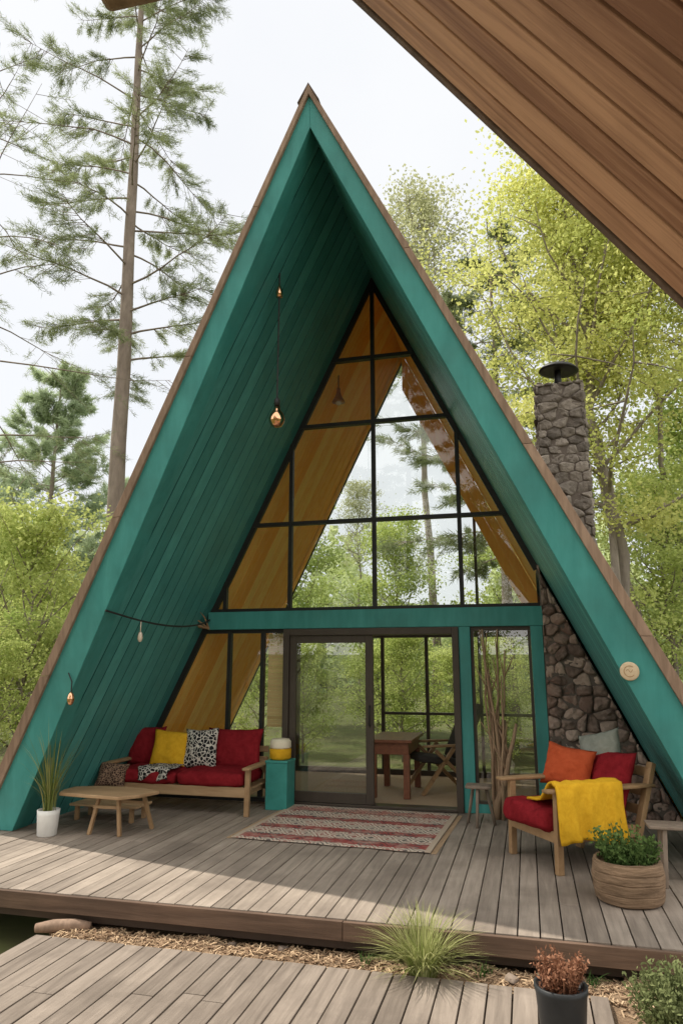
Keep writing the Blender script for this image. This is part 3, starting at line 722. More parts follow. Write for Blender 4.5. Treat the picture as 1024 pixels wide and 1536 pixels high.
for sx in (-.34, .34):
    for sy in (-.13, .13):
        mb = MB(); mb.b2((sx - .02, sy - .02, 0), (sx + .02, sy + .02, .148)); mb.build('leg', 'fwood', lb)

pp = thing('potted_plant', 'tall reedy grass in a white pot beside the coffee table', 'plant', (-4.8, 6.64, 0))
mb = MB(); mb.lathe([(.085, 0), (.095, .01), (.108, .2), (.112, .25), (.1, .25), (.095, .22), (.01, .215)], n=28); mb.build('pot', 'white', pp, smooth=True)
mb = MB()
for k in range(110):
    a = random.uniform(0, 2 * PI); r = random.uniform(0, .07); h = random.uniform(.4, 1.05); mb.blade((r * math.cos(a), r * math.sin(a), .21), a + random.uniform(-.6, .6), h, random.uniform(.03, .5) * h ** .5, random.uniform(.007, .014), random.random())
mb.build('foliage', 'reed', pp, recalc=False)

bp_ = thing('plant_stand', 'boxy teal painted stand between the sofa arm and the sliding door', 'stand', (-2.98, 8.55, 0))
mb = MB(); mb.b2((-.135, -.15, 0), (.135, .15, .53)); mb.build('cabinet', 'tealpot', bp_, bevel=.006)
mb = MB(); mb.b2((-.143, -.158, .532), (.143, .158, .56)); mb.build('tabletop', 'tealpot', bp_, bevel=.005)
pt = thing('lidded_jar', 'yellow jar with a cream lid standing on the teal stand', 'jar', (-2.98, 8.54, .561))
mb = MB(); mb.lathe([(.105, 0), (.13, .02), (.133, .12), (.125, .13), (.01, .13)], n=24); mb.build('body', 'yellow', pt, smooth=True)
mb = MB(); mb.lathe([(.125, .132), (.131, .145), (.129, .21), (.105, .24), (.01, .245)], n=24); mb.build('lid', 'cream', pt, smooth=True)

mb = MB(); n1, n2 = 40, 30; RW, RD = 2.0, 1.72
vs = [(-RW / 2 + RW * i / n1, -RD / 2 + RD * j / n2 + .008 * math.sin(i * .5), .012 + .003 * mnoise.noise(Vector((i * .3, j * .3, 0)))) for i in range(n1 + 1) for j in range(n2 + 1)]
mb.add(vs, [(i * (n2 + 1) + j, (i + 1) * (n2 + 1) + j, (i + 1) * (n2 + 1) + j + 1, i * (n2 + 1) + j + 1) for i in range(n1) for j in range(n2)])
rg = mb.build('rug', 'rug', loc=(-1.9, 7.8, 0), rotz=-.05, label='red and cream patterned rug on the deck before the door', cat='rug')
rg.modifiers.new('s', 'SOLIDIFY').thickness = .009
for sx in (-1, 1):
    mb = MB()
    for k in range(90):
        y = -RD / 2 + RD * (k + .5) / 90; mb.box((sx * (RW / 2 + .028), y, .007), (.05, .008, .005), Matrix.Rotation(random.uniform(-.25, .25), 3, 'Z'))
    mb.build('fringe', 'chip', rg)

# ------------------------------------------------------------------ armchair
ROT = RAD(-57.2); AC = (.33, 7.04, 0); AW = .355
ac = thing('armchair', 'wooden armchair with red cushions on the right of the deck', 'armchair', AC, ROT)
for sx in (-1, 1):
    mb = MB(); mb.beam((sx * AW, -.42, 0), (sx * AW, -.4, .64), .06, .055, (1, 0, 0)); mb.build('leg', 'fwood', ac, bevel=.006)
    mb = MB(); mb.beam((sx * AW, .3, 0), (sx * AW, .6, .84), .05, .07, (1, 0, 0)); mb.build('leg', 'fwood', ac, bevel=.006)
    mb = MB(); mb.rbox((sx * (AW + .015), .02, .655), (.11, 1.1, .035), .016, 4); mb.build('armrest', 'fwood', ac, smooth=True)
mb = MB()
for sx in (-1, 1): mb.b2((sx * AW - .02, -.4, .24), (sx * AW + .02, .36, .34))
mb.b2((-AW + .02, -.44, .24), (AW - .02, -.4, .33)); mb.b2((-AW + .02, .34, .24), (AW - .02, .38, .33))
for k in range(5): mb.b2((-AW + .02, -.34 + k * .15, .3), (AW - .02, -.24 + k * .15, .32))
mb.build('seat_frame', 'fwood', ac, bevel=.005)
mb = MB()
for z in (.45, .6, .76): mb.beam((-AW, .3 + z * .35, z), (AW, .3 + z * .35, z), .025, .08)
mb.build('backrest', 'fwood', ac, bevel=.004)
mb = MB(); mb.rbox((0, -.1, .41), (.65, .9, .18), .075, 14, None, .5, .026, .035, 3., 8.); mb.build('seat_cushion', 'redcloth', ac, smooth=True)
mb = MB(); mb.pillow(.66, .5, .22, TR(0.02, .37, .69, -.36), seed=8.); mb.build('back_cushion', 'redcloth', ac, smooth=True)
Rm = Matrix.Translation(AC) @ Matrix.Rotation(ROT, 4, 'Z')
def acl(x, y, z): return tuple(Rm @ Vector((x, y, z)))
loose_pillow('throw_pillow', 'rust orange pillow on the armchair', 'orangecloth', acl(-.2, .12, .75), ROT + .55, .48, .4, .2, -.3, .15, 12)
loose_pillow('throw_pillow', 'grey green pillow behind the orange one on the armchair', 'greycloth', acl(-.1, .42, .87), ROT + .35, .46, .42, .17, -.25, -.25, 13)
mb = MB(); n1, n2 = 30, 34; vs = []
path = [(-.02, .54), (.18, .56), (.28, .67), (.325, .715), (.365, .722), (.43, .705), (.452, .63), (.456, .48), (.459, .34), (.46, .235)]
def pth(v):
    f = v * (len(path) - 1); i = min(int(f), len(path) - 2); t = f - i
    return [path[i][k] * (1 - t) + path[i + 1][k] * t for k in (0, 1)]
for i in range(n1 + 1):
    u = i / n1
    for j in range(n2 + 1):
        v = j / n2; x, z = pth(v); hang = max(0, (v - .55) / .45)
        y = -.47 + .66 * u + .025 * math.sin(v * 7) * hang
        x += hang * (.024 * math.sin(u * 15 + 1.5 * math.sin(v * 4)) + .016 * math.sin(u * 31)) + .016 * mnoise.noise(Vector((u * 6, v * 6, 1)))
        z += hang * .03 * math.sin(u * 5)
        vs.append((x + .014, y, z + .01 + .014 * mnoise.noise(Vector((u * 9, v * 9, 5)))))
mb.add(vs, [(i * (n2 + 1) + j, (i + 1) * (n2 + 1) + j, (i + 1) * (n2 + 1) + j + 1, i * (n2 + 1) + j + 1) for i in range(n1) for j in range(n2)])
o = mb.build('throw_blanket', 'yellow', smooth=True, loc=AC, rotz=ROT, label='mustard yellow throw draped over the armrest of the armchair', cat='blanket')
o.modifiers.new('s', 'SOLIDIFY').thickness = .018

stb = thing('side_table', 'small rough wooden side table at the right edge beside the armchair', 'table', (1.19, 6.48, 0))
mb = MB()
for k in range(2): mb.b2((-.33, -.13 + k * .13, .425), (.33, -.005 + k * .13, .447), random.random())
mb.build('tabletop', 'fwood_gray', stb, bevel=.005)
for sx in (-1, 1):
    for sy in (-1, 1):
        mb = MB(); mb.beam((sx * .22 - .02, sy * .12, 0), (sx * .22 + .01, sy * .09, .424), .036, .036, (1, 0, 0)); mb.build('leg', 'fwood_gray', stb, bevel=.004)

tb = thing('planter', 'round rough wooden tub of leafy green herbs on the deck', 'planter', (.64, 5.99, 0))
prof = [(.2, 0), (.222, .01)]
for (za, zb_) in ((.012, .075), (.078, .15), (.153, .21), (.213, .275)):
    for z in (za, za + .006, (za + zb_) / 2, zb_ - .006, zb_):
        r = .226 + .024 * math.sin(z / .28 * PI * .85) + (0 if z in (za, zb_) else .005); prof.append((r, z))
prof += [(.236, .285), (.215, .285), (.21, .25), (.01, .25)]
mb = MB(); mb.lathe(prof, n=48)
mb.v = [(x * (1 + .03 * mnoise.noise(Vector((x * 9, y * 9, z * 14)))), y * (1 + .03 * mnoise.noise(Vector((x * 9, y * 9, z * 14)))), z + (.008 * mnoise.noise(Vector((x * 7, y * 7, 3))) if z > .02 else 0)) for x, y, z in mb.v]
mb.build('tub', 'tub', tb, smooth=False)
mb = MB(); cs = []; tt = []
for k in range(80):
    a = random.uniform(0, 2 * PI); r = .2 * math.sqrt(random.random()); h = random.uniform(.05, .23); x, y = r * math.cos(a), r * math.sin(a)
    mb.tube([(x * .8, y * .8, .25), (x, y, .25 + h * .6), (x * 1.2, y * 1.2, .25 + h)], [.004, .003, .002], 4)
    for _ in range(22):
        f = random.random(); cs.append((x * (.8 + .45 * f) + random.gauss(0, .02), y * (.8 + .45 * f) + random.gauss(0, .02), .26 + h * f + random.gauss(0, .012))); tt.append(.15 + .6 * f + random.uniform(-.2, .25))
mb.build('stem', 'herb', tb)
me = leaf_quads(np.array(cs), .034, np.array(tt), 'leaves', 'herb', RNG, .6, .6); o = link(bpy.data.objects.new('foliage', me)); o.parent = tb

br = thing('branch_bundle', 'bundle of tall bare brown branches standing before the right window', 'branches', (-.37, 8.6, 0))
RB = random.Random(5)
for k in range(11):
    a = RB.uniform(0, 2 * PI); b0 = (.07 * math.cos(a), .05 * math.sin(a), 0); h = RB.uniform(1.5, 2.12) if k > 2 else RB.uniform(.7, 1.15); ln = RB.uniform(-.3, .2) if k > 2 else RB.uniform(-.1, .38)
    r0 = RB.uniform(.015, .025) if k > 2 else RB.uniform(.035, .048)
    pts = [(b0[0] + ln * f ** 1.2 + RB.uniform(-.018, .018), b0[1] + RB.uniform(-.02, .02), h * f) for f in [i / 6 for i in range(7)]]
    mb = MB(); mb.tube(pts, [r0 * (1 - .65 * i / 6) for i in range(7)], 7)
    for q in range(2):
        i = RB.randint(3, 5); p = Vector(pts[i]); d = Vector((RB.uniform(-.16, .16), RB.uniform(-.05, .02), RB.uniform(.2, .4))); mb.tube([p, p + d * .6, p + d], [r0 * .4, r0 * .3, r0 * .15], 5)
    mb.build('branch', 'branch', br, smooth=True)
st = thing('stool', 'small splay-legged wooden stool left of the bare branches', 'stool', (-.58, 8.2, 0))
mb = MB(); mb.rbox((0, 0, .4), (.28, .24, .04), .018, 4); mb.build('seat', 'fwood_gray', st, smooth=True)
for k in range(3):
    a = k * 2.094 + .4; mb = MB(); mb.tube([(.17 * math.cos(a), .15 * math.sin(a), 0), (.08 * math.cos(a), .07 * math.sin(a), .39)], [.016, .02], 8); mb.build('leg', 'fwood_gray', st, smooth=True)

# ------------------------------------------------------------------ lamps, string lights, plaque
pl = thing('pendant_lamp', 'copper globe pendant lamp on a long cord under the overhang', 'lamp', (-2.41, 6.6, 4.13))
sz = H - (abs(-2.41 - AX)) / K
mb = MB(); mb.tube([(0, 0, .3), (0, 0, sz - 4.13 - .01)], .009, 6); mb.build('cord', 'iron', pl)
mb = MB(); mb.lathe([(.02, .0), (.055, .012), (.082, .06), (.085, .095), (.065, .15), (.035, .19), (.028, .24)], n=24); mb.build('globe', 'copper', pl, smooth=True)
mb = MB(); mb.lathe([(.03, .235), (.032, .3), (.012, .33)], n=16); mb.build('socket', 'iron', pl, smooth=True)
mb = MB(); mb.lathe([(.035, sz - 4.13 - .3), (.04, sz - 4.13 - .24), (.02, sz - 4.13 - .18), (.008, sz - 4.13 - .14)], n=16); mb.build('cord_weight', 'copper', pl, smooth=True)
pl = thing('pendant_lamp', 'small dull copper bell lamp hanging from the ceiling behind the upper glass', 'lamp', (-2.45, 9.3, 5.42))
sz = H - abs(-2.45 - AX) / K - 5.42
mb = MB(); mb.tube([(0, 0, .2), (0, 0, sz)], .009, 6); mb.build('stem', 'iron', pl)
mb = MB(); mb.lathe([(.095, 0), (.09, .02), (.05, .09), (.03, .16), (.026, .22)], n=20); mb.build('lamp_shade', 'darkcopper', pl, smooth=True)
mb = MB(); mb.lathe([(.02, -.04), (.045, -.02), (.045, .01), (.02, .03)], n=16); mb.build('bulb', 'bulbglass', pl, smooth=True)
sl = thing('string_light', 'dark cable strung from the left roof edge to the mid beam with one bulb', 'lights', (-4.17, 6.425, 2.24))
pa = Vector((-4.17, 6.425, 2.24)); pb = Vector((-4.1, 8.77, 2.28)); pts = []
for i in range(19):
    f = i / 18; p = pa.lerp(pb, f); p.z -= .5 * f * (1 - f); p.x += .13 * math.sin(f * PI) ** .7; pts.append(p)
mb = MB(); mb.tube(pts, .011, 6); mb.build('cable', 'iron', sl, True)
p = pts[4]; mb = MB(); mb.tube([p, p - Vector((0, 0, .12))], .006, 6); mb.lathe([(.012, .07), (.022, .05), (.03, .0), (.018, -.03), (.005, -.04)], p - Vector((0, 0, .19)), 14); mb.build('bulb', 'bulbglass', sl, True, smooth=True)
tw = MB(); q0 = Vector((-4.08, 8.72, 2.16))
for k in range(7):
    d = Vector((random.uniform(-.5, .15), random.uniform(-.25, 0), random.uniform(-.08, .25))); tw.tube([q0, q0 + d * .5 + Vector((0, 0, .04)), q0 + d], [.012, .009, .003], 5)
tw.build('twig', 'fwood', label='dry twig tied to the left end of the teal beam', cat='twig')
hb = thing('hanging_bulb', 'small bare bulb hanging low on the left roof edge', 'lamp', (-4.58, 6.5, 1.36))
mb = MB(); mb.tube([(.03, 0, .0), (.03, 0, .16), (-.02, 0, .25)], .006, 6); mb.build('cord', 'iron', hb)
mb = MB(); mb.lathe([(.012, .06), (.028, .03), (.038, -.02), (.024, -.06), (.006, -.075)], (.03, 0, 0), 14); mb.build('bulb', 'copper', hb, smooth=True)
py = yf(1.64) - .056
rx = Matrix.Rotation(PI / 2, 3, 'X')
pq = thing('plaque', 'round pale wooden plaque on the right teal roof edge', 'plaque', (.835, py, 1.64))
mb = MB(); mb.lathe([(.072, 0), (.078, .006), (.078, .016), (.07, .021), (.01, .021)], (0, 0, 0), 32, m=rx); mb.build('disc', 'palewood', pq, smooth=True)
mb = MB(); mb.tube([(.045 * math.cos(a), -.021, .045 * math.sin(a)) for a in [RAD(50 + i * 14) for i in range(20)]], .0035, 6); mb.tube([(-.025 + .05 * i / 8, -.021, .004 + .013 * math.sin(i * .9)) for i in range(9)], .003, 6); mb.build('carving', 'fwood', pq, smooth=True)

# ------------------------------------------------------------------ inside the cabin
dk_ = thing('desk', 'slim red brown wooden desk inside the open door', 'desk', (-1.8, 9.95, .004))
mb = MB(); mb.b2((-.3, -.55, .69), (.3, .55, .73)); mb.build('desktop', 'redwood', dk_, bevel=.006)
mb = MB(); mb.b2((-.25, -.49, .54), (.25, .49, .688)); mb.build('drawer_box', 'redwood', dk_, bevel=.004)
for sx in (-1, 1):
    for sy in (-1, 1):
        mb = MB(); mb.beam((sx * .22, sy * .47, 0), (sx * .22, sy * .45, .538), .08, .08, (1, 0, 0)); mb.build('leg', 'redwood', dk_, bevel=.004)
lc = thing('lounge_chair', 'dark sling lounge chair with wooden legs inside the cabin', 'chair', (-1.26, 10.2, .004), RAD(-60))
for sx in (-1, 1):
    mb = MB(); mb.beam((sx * .3, -.36, 0), (sx * .3, .12, .6), .045, .045, (1, 0, 0)); mb.build('leg', 'fwood', lc)
    mb = MB(); mb.beam((sx * .3, .44, 0), (sx * .3, -.16, .56), .045, .045, (1, 0, 0)); mb.build('leg', 'fwood', lc)
    mb = MB(); mb.rbox((sx * .33, -.02, .62), (.07, .66, .035), .014, 3); mb.build('armrest', 'fwood', lc, smooth=True)
mb = MB(); mb.rbox((0, -.07, .42), (.58, .64, .1), .04, 5, Matrix.Rotation(-.13, 3, 'X')); mb.build('seat', 'darkcloth', lc, smooth=True)
mb = MB(); mb.rbox((0, .4, .78), (.58, .1, .8), .04, 5, Matrix.Rotation(-.42, 3, 'X')); mb.build('backrest', 'darkcloth', lc, smooth=True)

# ------------------------------------------------------------------ foreground plants
o = thing('grass_tuft', 'spiky pale green grass tuft growing in the mulch between the decks', 'plant', (-.74, 4.93, mz(-.74, 4.93)))
mb = MB()
for k in range(800):
    a = random.uniform(0, 2 * PI); r = .09 * math.sqrt(random.random()); h = random.uniform(.2, .44); mb.blade((r * math.cos(a), r * math.sin(a), -.01), a + random.uniform(-.5, .5), h, random.uniform(.02, .44), random.uniform(.005, .01), min(1, max(0, random.gauss(.5, .25))))
mb.build('blades', 'grass', o, recalc=False)
pz = -.198
bpt = thing('potted_plant', 'rust coloured bushy plant in a tall charcoal pot on the lower deck', 'plant', (.08, 4.2, pz))
mb = MB(); mb.lathe([(.1, 0), (.108, .01), (.128, .24), (.134, .26), (.136, .285), (.122, .285), (.116, .25), (.01, .245)], n=32); mb.build('pot', 'blackpot', bpt, smooth=True)
cs = []; tt = []; mb = MB()
for k in range(60):
    a = random.uniform(0, 2 * PI); r = .1 * math.sqrt(random.random()); h = random.uniform(.06, .19); x, y = r * math.cos(a), r * math.sin(a)
    mb.tube([(x * .7, y * .7, .24), (x * 1.1, y * 1.1, .25 + h * .6), (x * 1.3, y * 1.3, .25 + h)], [.004, .003, .0015], 4)
    for _ in range(24):
        f = random.random() ** .7; cs.append((x * (.7 + .6 * f) + random.gauss(0, .014), y * (.7 + .6 * f) + random.gauss(0, .014), .25 + h * f + random.gauss(0, .01))); tt.append(.1 + .6 * f + random.uniform(-.2, .3))
mb.build('stem', 'rustleaf', bpt); me = leaf_quads(np.array(cs), .024, np.array(tt), 'leaves', 'rustleaf', RNG, .5); q = link(bpy.data.objects.new('foliage', me)); q.parent = bpt
def low_shrub(x, y, r, h, label, mat, n=70, ls=.03, seed=0):
    R = random.Random(seed); z0 = mz(x, y); t = thing('shrub', label, 'shrub', (x, y, z0)); mb = MB(); cs = []; tt = []
    for k in range(n):
        a = R.uniform(0, 2 * PI); rr = r * math.sqrt(R.random()); hh = h * R.uniform(.5, 1) * (1 - .4 * (rr / r) ** 2); px, py_ = rr * math.cos(a), rr * math.sin(a)
        mb.tube([(px * .3, py_ * .3, 0), (px * .8, py_ * .8, hh * .6), (px * 1.05, py_ * 1.05, hh)], [.005, .004, .002], 4)
        for _ in range(44):
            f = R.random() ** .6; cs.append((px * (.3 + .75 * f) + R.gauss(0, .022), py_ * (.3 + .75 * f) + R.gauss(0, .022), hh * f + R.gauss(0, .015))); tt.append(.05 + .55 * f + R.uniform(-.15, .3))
    mb.build('stem', 'sage', t); me = leaf_quads(np.array(cs), ls, np.array(tt), 'leaves', mat, RNG, .45); q = link(bpy.data.objects.new('foliage', me)); q.parent = t
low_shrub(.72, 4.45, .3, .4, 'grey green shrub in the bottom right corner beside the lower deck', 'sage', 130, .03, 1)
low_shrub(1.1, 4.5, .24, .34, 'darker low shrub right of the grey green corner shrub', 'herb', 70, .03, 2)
for (x, y, s, lab) in ((-.36, 5.0, .1, 'small weed just right of the spiky grass tuft'), (.28, 5.0, .12, 'weed sprouting at the deck edge behind the charcoal pot'), (-1.12, 4.98, .09, 'small weed just left of the spiky grass tuft')):
    t = thing('weed', lab, 'plant', (x, y, mz(x, y))); mb = MB()
    for k in range(22):
        mb.blade((random.gauss(0, .02), random.gauss(0, .02), 0), random.uniform(0, 6.3), random.uniform(.4, 1.) * s, random.uniform(.2, 1.1) * s, .01, random.random() * .6)
    mb.build('blades', 'herb', t, recalc=False)
labs = ['small brown stone under the deck edge left of centre', 'small brown stone near the middle of the mulch strip', 'brown stone between the grass tuft and the charcoal pot']
for (x, y, r), lab in zip(((-2.1, 5.06, .03), (-1.72, 5.05, .035), (-.2, 4.97, .035)), labs):
    mb = MB(); mb.rbox((0, 0, r * .4), (r * 2.2, r * 1.7, r * 1.2), r * .5, 5, None, random.random(), r * .5, 0, x * 7, 16.); mb.build('stone', 'rock', smooth=True, loc=(x, y, mz(x, y) - .008), rotz=x * 3, label=lab, cat='stone')
mb = MB(); mb.tube([(-.2, -.06, .03), (-.08, -.02, .04), (.06, .03, .04), (.18, .06, .035)], [.03, .045, .045, .03], 10); mb.build('log', 'trim', smooth=True, loc=(-3.4, 5.0, mz(-3.3, 5.) - .02), label='short weathered log lying at the left end of the mulch', cat='log')

# ------------------------------------------------------------------ trees
def decid_parts(seed, Ht, r0, cr, z0, nb, nleaf, ls, leafm, sd=.34, lean=(0, 0), up=.55, nsub=6, uneven=1.5):
    R = random.Random(seed); rng = np.random.default_rng(seed); mb = MB(); npt = 10
    wob = [(lean[0] * (i / npt) + R.uniform(-.012, .012) * Ht * (i > 0), lean[1] * (i / npt) + R.uniform(-.012, .012) * Ht * (i > 0)) for i in range(npt + 1)]
    tp = [Vector((wob[i][0], wob[i][1], Ht * .96 * i / npt)) for i in range(npt + 1)]
    mb.tube(tp, [r0 * (1.25 if i == 0 else 1 - .9 * i / npt) for i in range(npt + 1)], 10)
    def at(f):
        g = f * npt; i = min(int(g), npt - 1); return tp[i].lerp(tp[i + 1], g - i)
    cl = []; bid = []
    for i in range(nb):
        f = z0 + (1 - z0) * ((i + R.random()) / nb) * .98; p = at(f); az = i * 2.4 + R.uniform(-.5, .5); g = (f - z0) / (1 - z0)
        Ln = cr * (.55 + .75 * math.sin(PI * min(1, .18 + .82 * g)) ** .8) * R.uniform(.55, 1.2) * (1 - .35 * g)
        d = Vector((math.cos(az), math.sin(az), up + .5 * g + R.uniform(-.2, .2))).normalized(); pts = [p]
        for k in range(5):
            d = (d + Vector((R.uniform(-.2, .2), R.uniform(-.2, .2), .1 + R.uniform(-.12, .12)))).normalized(); pts.append(pts[-1] + d * Ln / 5)
        rb = r0 * .36 * (1 - .75 * f) + .008
        mb.tube(pts, [rb * (1 - .85 * k / 5) for k in range(6)], 6, cap=False)
        for q in range(nsub):
            k = R.randint(1, 5); b = pts[k]; dd = Vector((R.gauss(0, 1), R.gauss(0, 1), R.gauss(.25, .6))).normalized(); l2 = Ln * R.uniform(.18, .42)
            e_ = b + dd * l2; mb.tube([b, b + dd * l2 * .5 + Vector((0, 0, .04 * l2)), e_], [rb * .4, rb * .28, rb * .12], 4, cap=False)
            cl += [tuple(e_), tuple(b.lerp(e_, .6))]; bid += [i, i]
        cl.append(tuple(pts[-1])); bid.append(i)
    cl = np.array(cl); bid = np.array(bid)
    bw = rng.uniform(.25, 1., nb)[bid]; bt = rng.uniform(.0, .8, nb)[bid]
    wts = bw * rng.uniform(.1, 1., len(cl)) ** uneven; idx = rng.choice(len(cl), nleaf, p=wts / wts.sum()); ct = bt * .6 + rng.uniform(.05, .45, len(cl))
    cs_ = rng.uniform(.6, 1.3, len(cl))[idx][:, None]
    cen = cl[idx] + rng.normal(size=(nleaf, 3)) * np.array([sd, sd, sd * .5]) * (cr / 3) ** .5 * cs_
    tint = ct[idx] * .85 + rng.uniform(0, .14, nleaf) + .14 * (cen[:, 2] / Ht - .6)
    return mb, leaf_quads(cen, ls, tint, 'leaves', leafm, rng, .7, .6)

def make_tree(name, label, loc, parts, barkm='bark', group=None, cat='tree', rz=0., sc=1.):
    mb, me = parts; t = thing(name, label, cat, loc, rz, group); t.scale = (sc, sc, sc)
    mb.build('trunk', barkm, t, smooth=True, recalc=False)
    o = link(bpy.data.objects.new('crown', me)); o.parent = t
    return t
def copy_tree(t, label, loc, rz, sc):
    r = t.copy(); link(r); r.location = loc; r.rotation_euler = (0, 0, rz); r.scale = sc if hasattr(sc, '__len__') else (sc, sc, sc); r['label'] = label
    for c in list(t.children):
        d = c.copy(); link(d); d.parent = r
    return r

def pine_parts(seed, Ht, r0, z0, nl, Lmax, Lmin, ntw, ntuft, nneed, nlen, mat, droop=.15, lean=(0, 0), cone=False, wid=.012, rise=(-.05, .4), twd=0.):
    R = random.Random(seed); rng = np.random.default_rng(seed); mb = MB(); npt = 14
    tp = [Vector((lean[0] * i / npt + R.uniform(-.025, .025) * (i > 0), lean[1] * i / npt + R.uniform(-.025, .025) * (i > 0), Ht * i / npt)) for i in range(npt + 1)]
    mb.tube(tp, [r0 * (1.15 if i == 0 else 1 - .88 * i / npt) for i in range(npt + 1)], 12)
    P = []; D = []; T = []
    for i in range(nl):
        f = z0 + (1 - z0) * (i + R.random()) / nl * .995; g = f * npt; k = min(int(g), npt - 1); p = tp[k].lerp(tp[k + 1], g - k)
        az = i * 2.39 + R.uniform(-.6, .6); gg = (f - z0) / (1 - z0)
        Ln = (Lmax * (1 - gg) ** .8 + Lmin * gg) if cone else (Lmin + (Lmax - Lmin) * math.sin(PI * min(1, .25 + .75 * gg)))
        Ln *= R.uniform(.6, 1.12); d = Vector((math.cos(az), math.sin(az), R.uniform(*rise))).normalized(); pts = [p]
        for q in range(6):
            d = (d + Vector((R.uniform(-.14, .14), R.uniform(-.14, .14), -droop * .5 + R.uniform(-.1, .1) + (.14 if q > 3 else 0)))).normalized(); pts.append(pts[-1] + d * Ln / 6)
        rb = max(.011, r0 * .17 * (1 - .6 * f)); mb.tube(pts, [rb * (1 - .85 * q / 6) for q in range(7)], 5, cap=False)
        tb_ = R.uniform(.15, .7)
        for q in range(ntw):
            fq = R.uniform(.28, 1.); gq = fq * 6; kq = min(int(gq), 5); b = pts[kq].lerp(pts[kq + 1], gq - kq); ld = (pts[kq + 1] - pts[kq]).normalized()
            sd_ = ld.cross(Vector((0, 0, 1))).normalized() * R.choice((-1, 1)); td = (ld * R.uniform(.3, 1) + sd_ * R.uniform(.3, 1.1) + Vector((0, 0, R.uniform(-.35, .3) - twd))).normalized()
            l2 = Ln * R.uniform(.12, .32); e_ = b + td * l2 + Vector((0, 0, -.06 * l2))
            mb.tube([b, e_], [rb * .22 + .002, .003], 3, cap=False)
            for u in range(ntuft):
                ff = (u + 1) / ntuft; P.append(b.lerp(e_, .3 + .7 * ff)); D.append(td); T.append(tb_)
    P = np.repeat(np.array(P), nneed, 0); D = np.repeat(np.array(D), nneed, 0); T = np.repeat(np.array(T), nneed)
    n = len(P); dr = unit(D * .9 + rng.normal(size=(n, 3)) * .62); sd_ = unit(np.cross(dr, rng.normal(size=(n, 3)))) * wid
    P = P + rng.normal(size=(n, 3)) * .035; l = (nlen * rng.uniform(.6, 1.2, n))[:, None]
    V = np.stack([P - sd_, P + sd_, P + dr * l], 1).reshape(-1, 3); F = np.arange(3 * n).reshape(-1, 3)
    return mb, np_mesh('needles', V, F, T + rng.uniform(-.2, .35, n), mat)

make_tree('pine_tree', 'tall pine with a straight trunk rising left of the cabin roof', (-8.75, 13.8, -.4),
          pine_parts(3, 25., .235, .36, 60, 3.1, 1.3, 28, 8, 10, .14, 'needle', .1, (-.55, 0), wid=.0058, twd=.15), 'bark_pine')
make_tree('pine_tree', 'near pine beyond the left frame edge with long bare limbs', (-11.7, 11.8, -.4), pine_parts(5, 17., .2, .34, 32, 4.3, 1.8, 11, 7, 8, .14, 'needle', .12, wid=.0058, twd=.2), 'bark_pine')
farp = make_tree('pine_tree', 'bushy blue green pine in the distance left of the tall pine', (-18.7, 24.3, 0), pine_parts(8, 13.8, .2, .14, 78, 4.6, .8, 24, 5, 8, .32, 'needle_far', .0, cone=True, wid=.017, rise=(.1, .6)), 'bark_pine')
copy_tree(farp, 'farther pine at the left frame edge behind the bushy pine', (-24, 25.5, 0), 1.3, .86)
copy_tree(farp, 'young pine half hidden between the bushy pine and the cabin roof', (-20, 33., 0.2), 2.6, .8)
pn = make_tree('pine_tree', 'open pine seen through the upper right panes behind the cabin', (-.4, 18.2, 0), pine_parts(12, 13.5, .17, .3, 46, 3.2, .8, 22, 7, 9, .19, 'needle', .12, wid=.01, twd=.15), 'bark_pine')
A = make_tree('broadleaf_tree', 'big yellow green tree with a broad crown rising behind the chimney', (2.15, 14.9, -.4), decid_parts(21, 14.6, .17, 3.3, .34, 38, 46000, .09, 'leaf_y', sd=.36, lean=(-.9, 0), uneven=1.8))
B = make_tree('broadleaf_tree', 'slim grey trunked tree leaning right at the right frame edge', (2.75, 13.3, -.4), decid_parts(22, 12.5, .115, 2.2, .62, 18, 11000, .08, 'leaf_y', sd=.32, lean=(1.3, 0), uneven=1.8))
Cc = make_tree('broadleaf_tree', 'tall sparse olive tree showing just right of the roof peak', (-3.1, 24.6, 0), decid_parts(23, 20., .17, 3.2, .62, 34, 10000, .13, 'leaf_o', sd=.36, uneven=1.8))
Dd = make_tree('broadleaf_tree', 'mid green tree low behind the chimney and the right roof slope', (4.9, 20.5, 0), decid_parts(24, 9.5, .12, 3.0, .15, 30, 22000, .125, 'leaf_g', sd=.38, uneven=1.8))
copy_tree(A, 'second yellow green tree filling the right frame edge behind the slim trunk', (6.6, 19.8, 0), 2.2, .95)
copy_tree(B, 'thin straight tree between the chimney and the slim leaning trunk', (2.7, 17.0, 0), 2.9, 1.02)
copy_tree(B, 'thin forked tree at the far right behind the slim leaning trunk', (4.4, 15.6, 0), 4.4, .92)
copy_tree(B, 'slender trunk just right of the chimney stack', (1.75, 14.2, -.3), 1.6, 1.)
copy_tree(B, 'slender leaning trunk deep in the right woods', (4.3, 18.6, 0), 3.6, 1.1)
copy_tree(Dd, 'bright green tree low between the chimney stack and the leaning trunk', (3.3, 18.2, -.2), 2.9, .68)
copy_tree(Dd, 'rounded green tree seen through the right panes of the lower glass', (.3, 22.5, 0), 1., .8)
copy_tree(Dd, 'rounded green tree seen through the door opening', (-3.6, 20.5, 0), 2.2, .62)
copy_tree(Dd, 'rounded green tree seen through the left panes behind the cabin', (-7.6, 22.5, 0), 3.3, .8)
copy_tree(Cc, 'sparse olive tree seen through the centre left panes', (-6.3, 27., 0), 2.0, .45)
copy_tree(Dd, 'green tree at the left below the bushy pine', (-15.5, 19.5, 0), 4.1, .6)
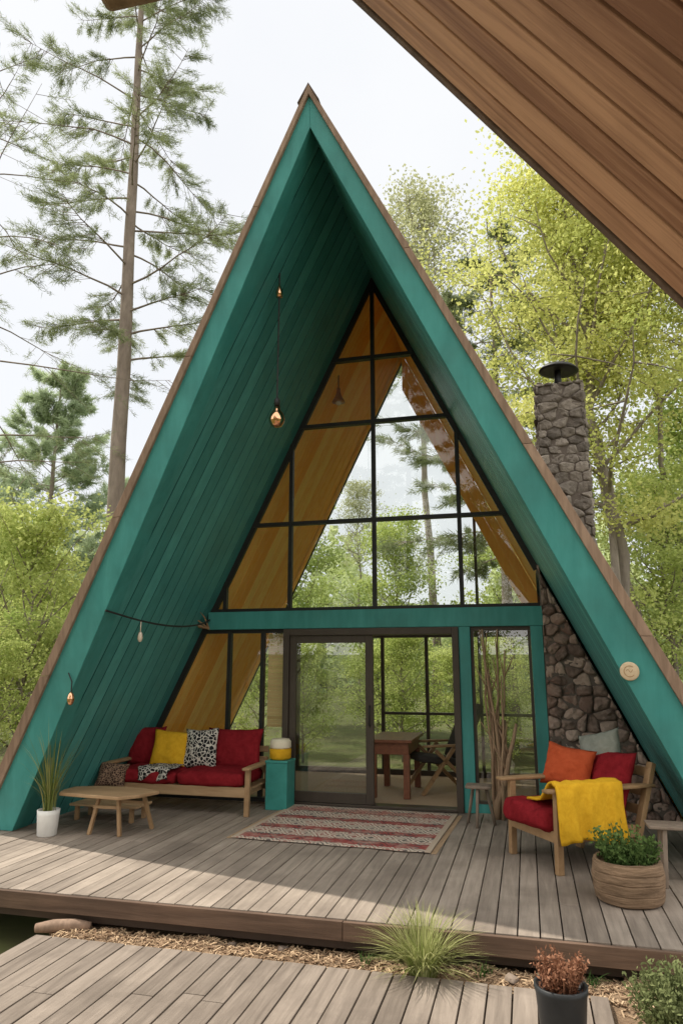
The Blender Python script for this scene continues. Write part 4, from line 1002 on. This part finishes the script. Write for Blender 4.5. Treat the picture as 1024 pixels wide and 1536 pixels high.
copy_tree(Dd, 'green tree low at the right edge of the woods', (8.2, 22.5, 0), 5.1, 1.0)
Bu = make_tree('bush', 'large yellow green bush against the outer left roof slope', (-8.6, 10.9, -.4), decid_parts(31, 4.8, .05, 1.9, .05, 30, 15000, .08, 'leaf_b', sd=.28, up=.6, nsub=4, uneven=2.), cat='bush')
for (x, y, s, lab) in ((-11.4, 13.2, 1.05, 'big pale bush left of the tall pine trunk'), (-7.7, 8.6, .55, 'low bush beside the foot of the left roof edge'), (-12.6, 16.5, (1.1, 1.1, .8), 'bush below the bushy pine at the left edge'),
                       (-9.9, 9.9, (.9, .9, .62), 'low spreading bush in front of the big left bushes'),
                       (-7.9, 14.6, .9, 'bush between the tall pine trunk and the roof'), (-4.6, 14.6, .5, 'bush behind the rear glass left of the door'), (-2.6, 15.2, .56, 'bush behind the rear glass of the closed door panel'),
                       (-.7, 14.7, .5, 'bush behind the rear glass of the open doorway'), (1.3, 14.9, .62, 'bush behind the right lower window'), (3.9, 12.2, .8, 'bush at the right behind the cabin roof'), (-6.5, 17, .7, 'bush farther back behind the left bay'), (.6, 18.5, .75, 'bush farther back behind the right window'),
                       (-3.6, 17.6, (.8, .8, .5), 'low bush in the lawn gap seen through the closed door panel'), (-1.6, 17.2, (.8, .8, .48), 'low bush in the lawn gap seen through the open doorway')):
    copy_tree(Bu, lab, (x, y, -.3), x * 3 + y, s)
# the woods on the other side of the clearing, mirrored in the cabin glass
for (t, x, y, rz, s, lab) in ((Dd, -9.5, -11., .4, 1., 'green tree across the clearing mirrored in the left panes'), (Dd, -6.2, -13., 1.4, 1., 'green tree across the clearing mirrored in the closed door panel'),
                              (pn, -7.8, -9.4, .7, 1.3, 'pine across the clearing mirrored in the upper panes'), (pn, -4.4, -10.5, 2.3, 1.3, 'pine across the clearing mirrored in the centre panes'), (Dd, -2.2, -14., 3.4, 1., 'green tree across the clearing mirrored in the right window')):
    copy_tree(t, lab, (x, y, -.3), rz, s)

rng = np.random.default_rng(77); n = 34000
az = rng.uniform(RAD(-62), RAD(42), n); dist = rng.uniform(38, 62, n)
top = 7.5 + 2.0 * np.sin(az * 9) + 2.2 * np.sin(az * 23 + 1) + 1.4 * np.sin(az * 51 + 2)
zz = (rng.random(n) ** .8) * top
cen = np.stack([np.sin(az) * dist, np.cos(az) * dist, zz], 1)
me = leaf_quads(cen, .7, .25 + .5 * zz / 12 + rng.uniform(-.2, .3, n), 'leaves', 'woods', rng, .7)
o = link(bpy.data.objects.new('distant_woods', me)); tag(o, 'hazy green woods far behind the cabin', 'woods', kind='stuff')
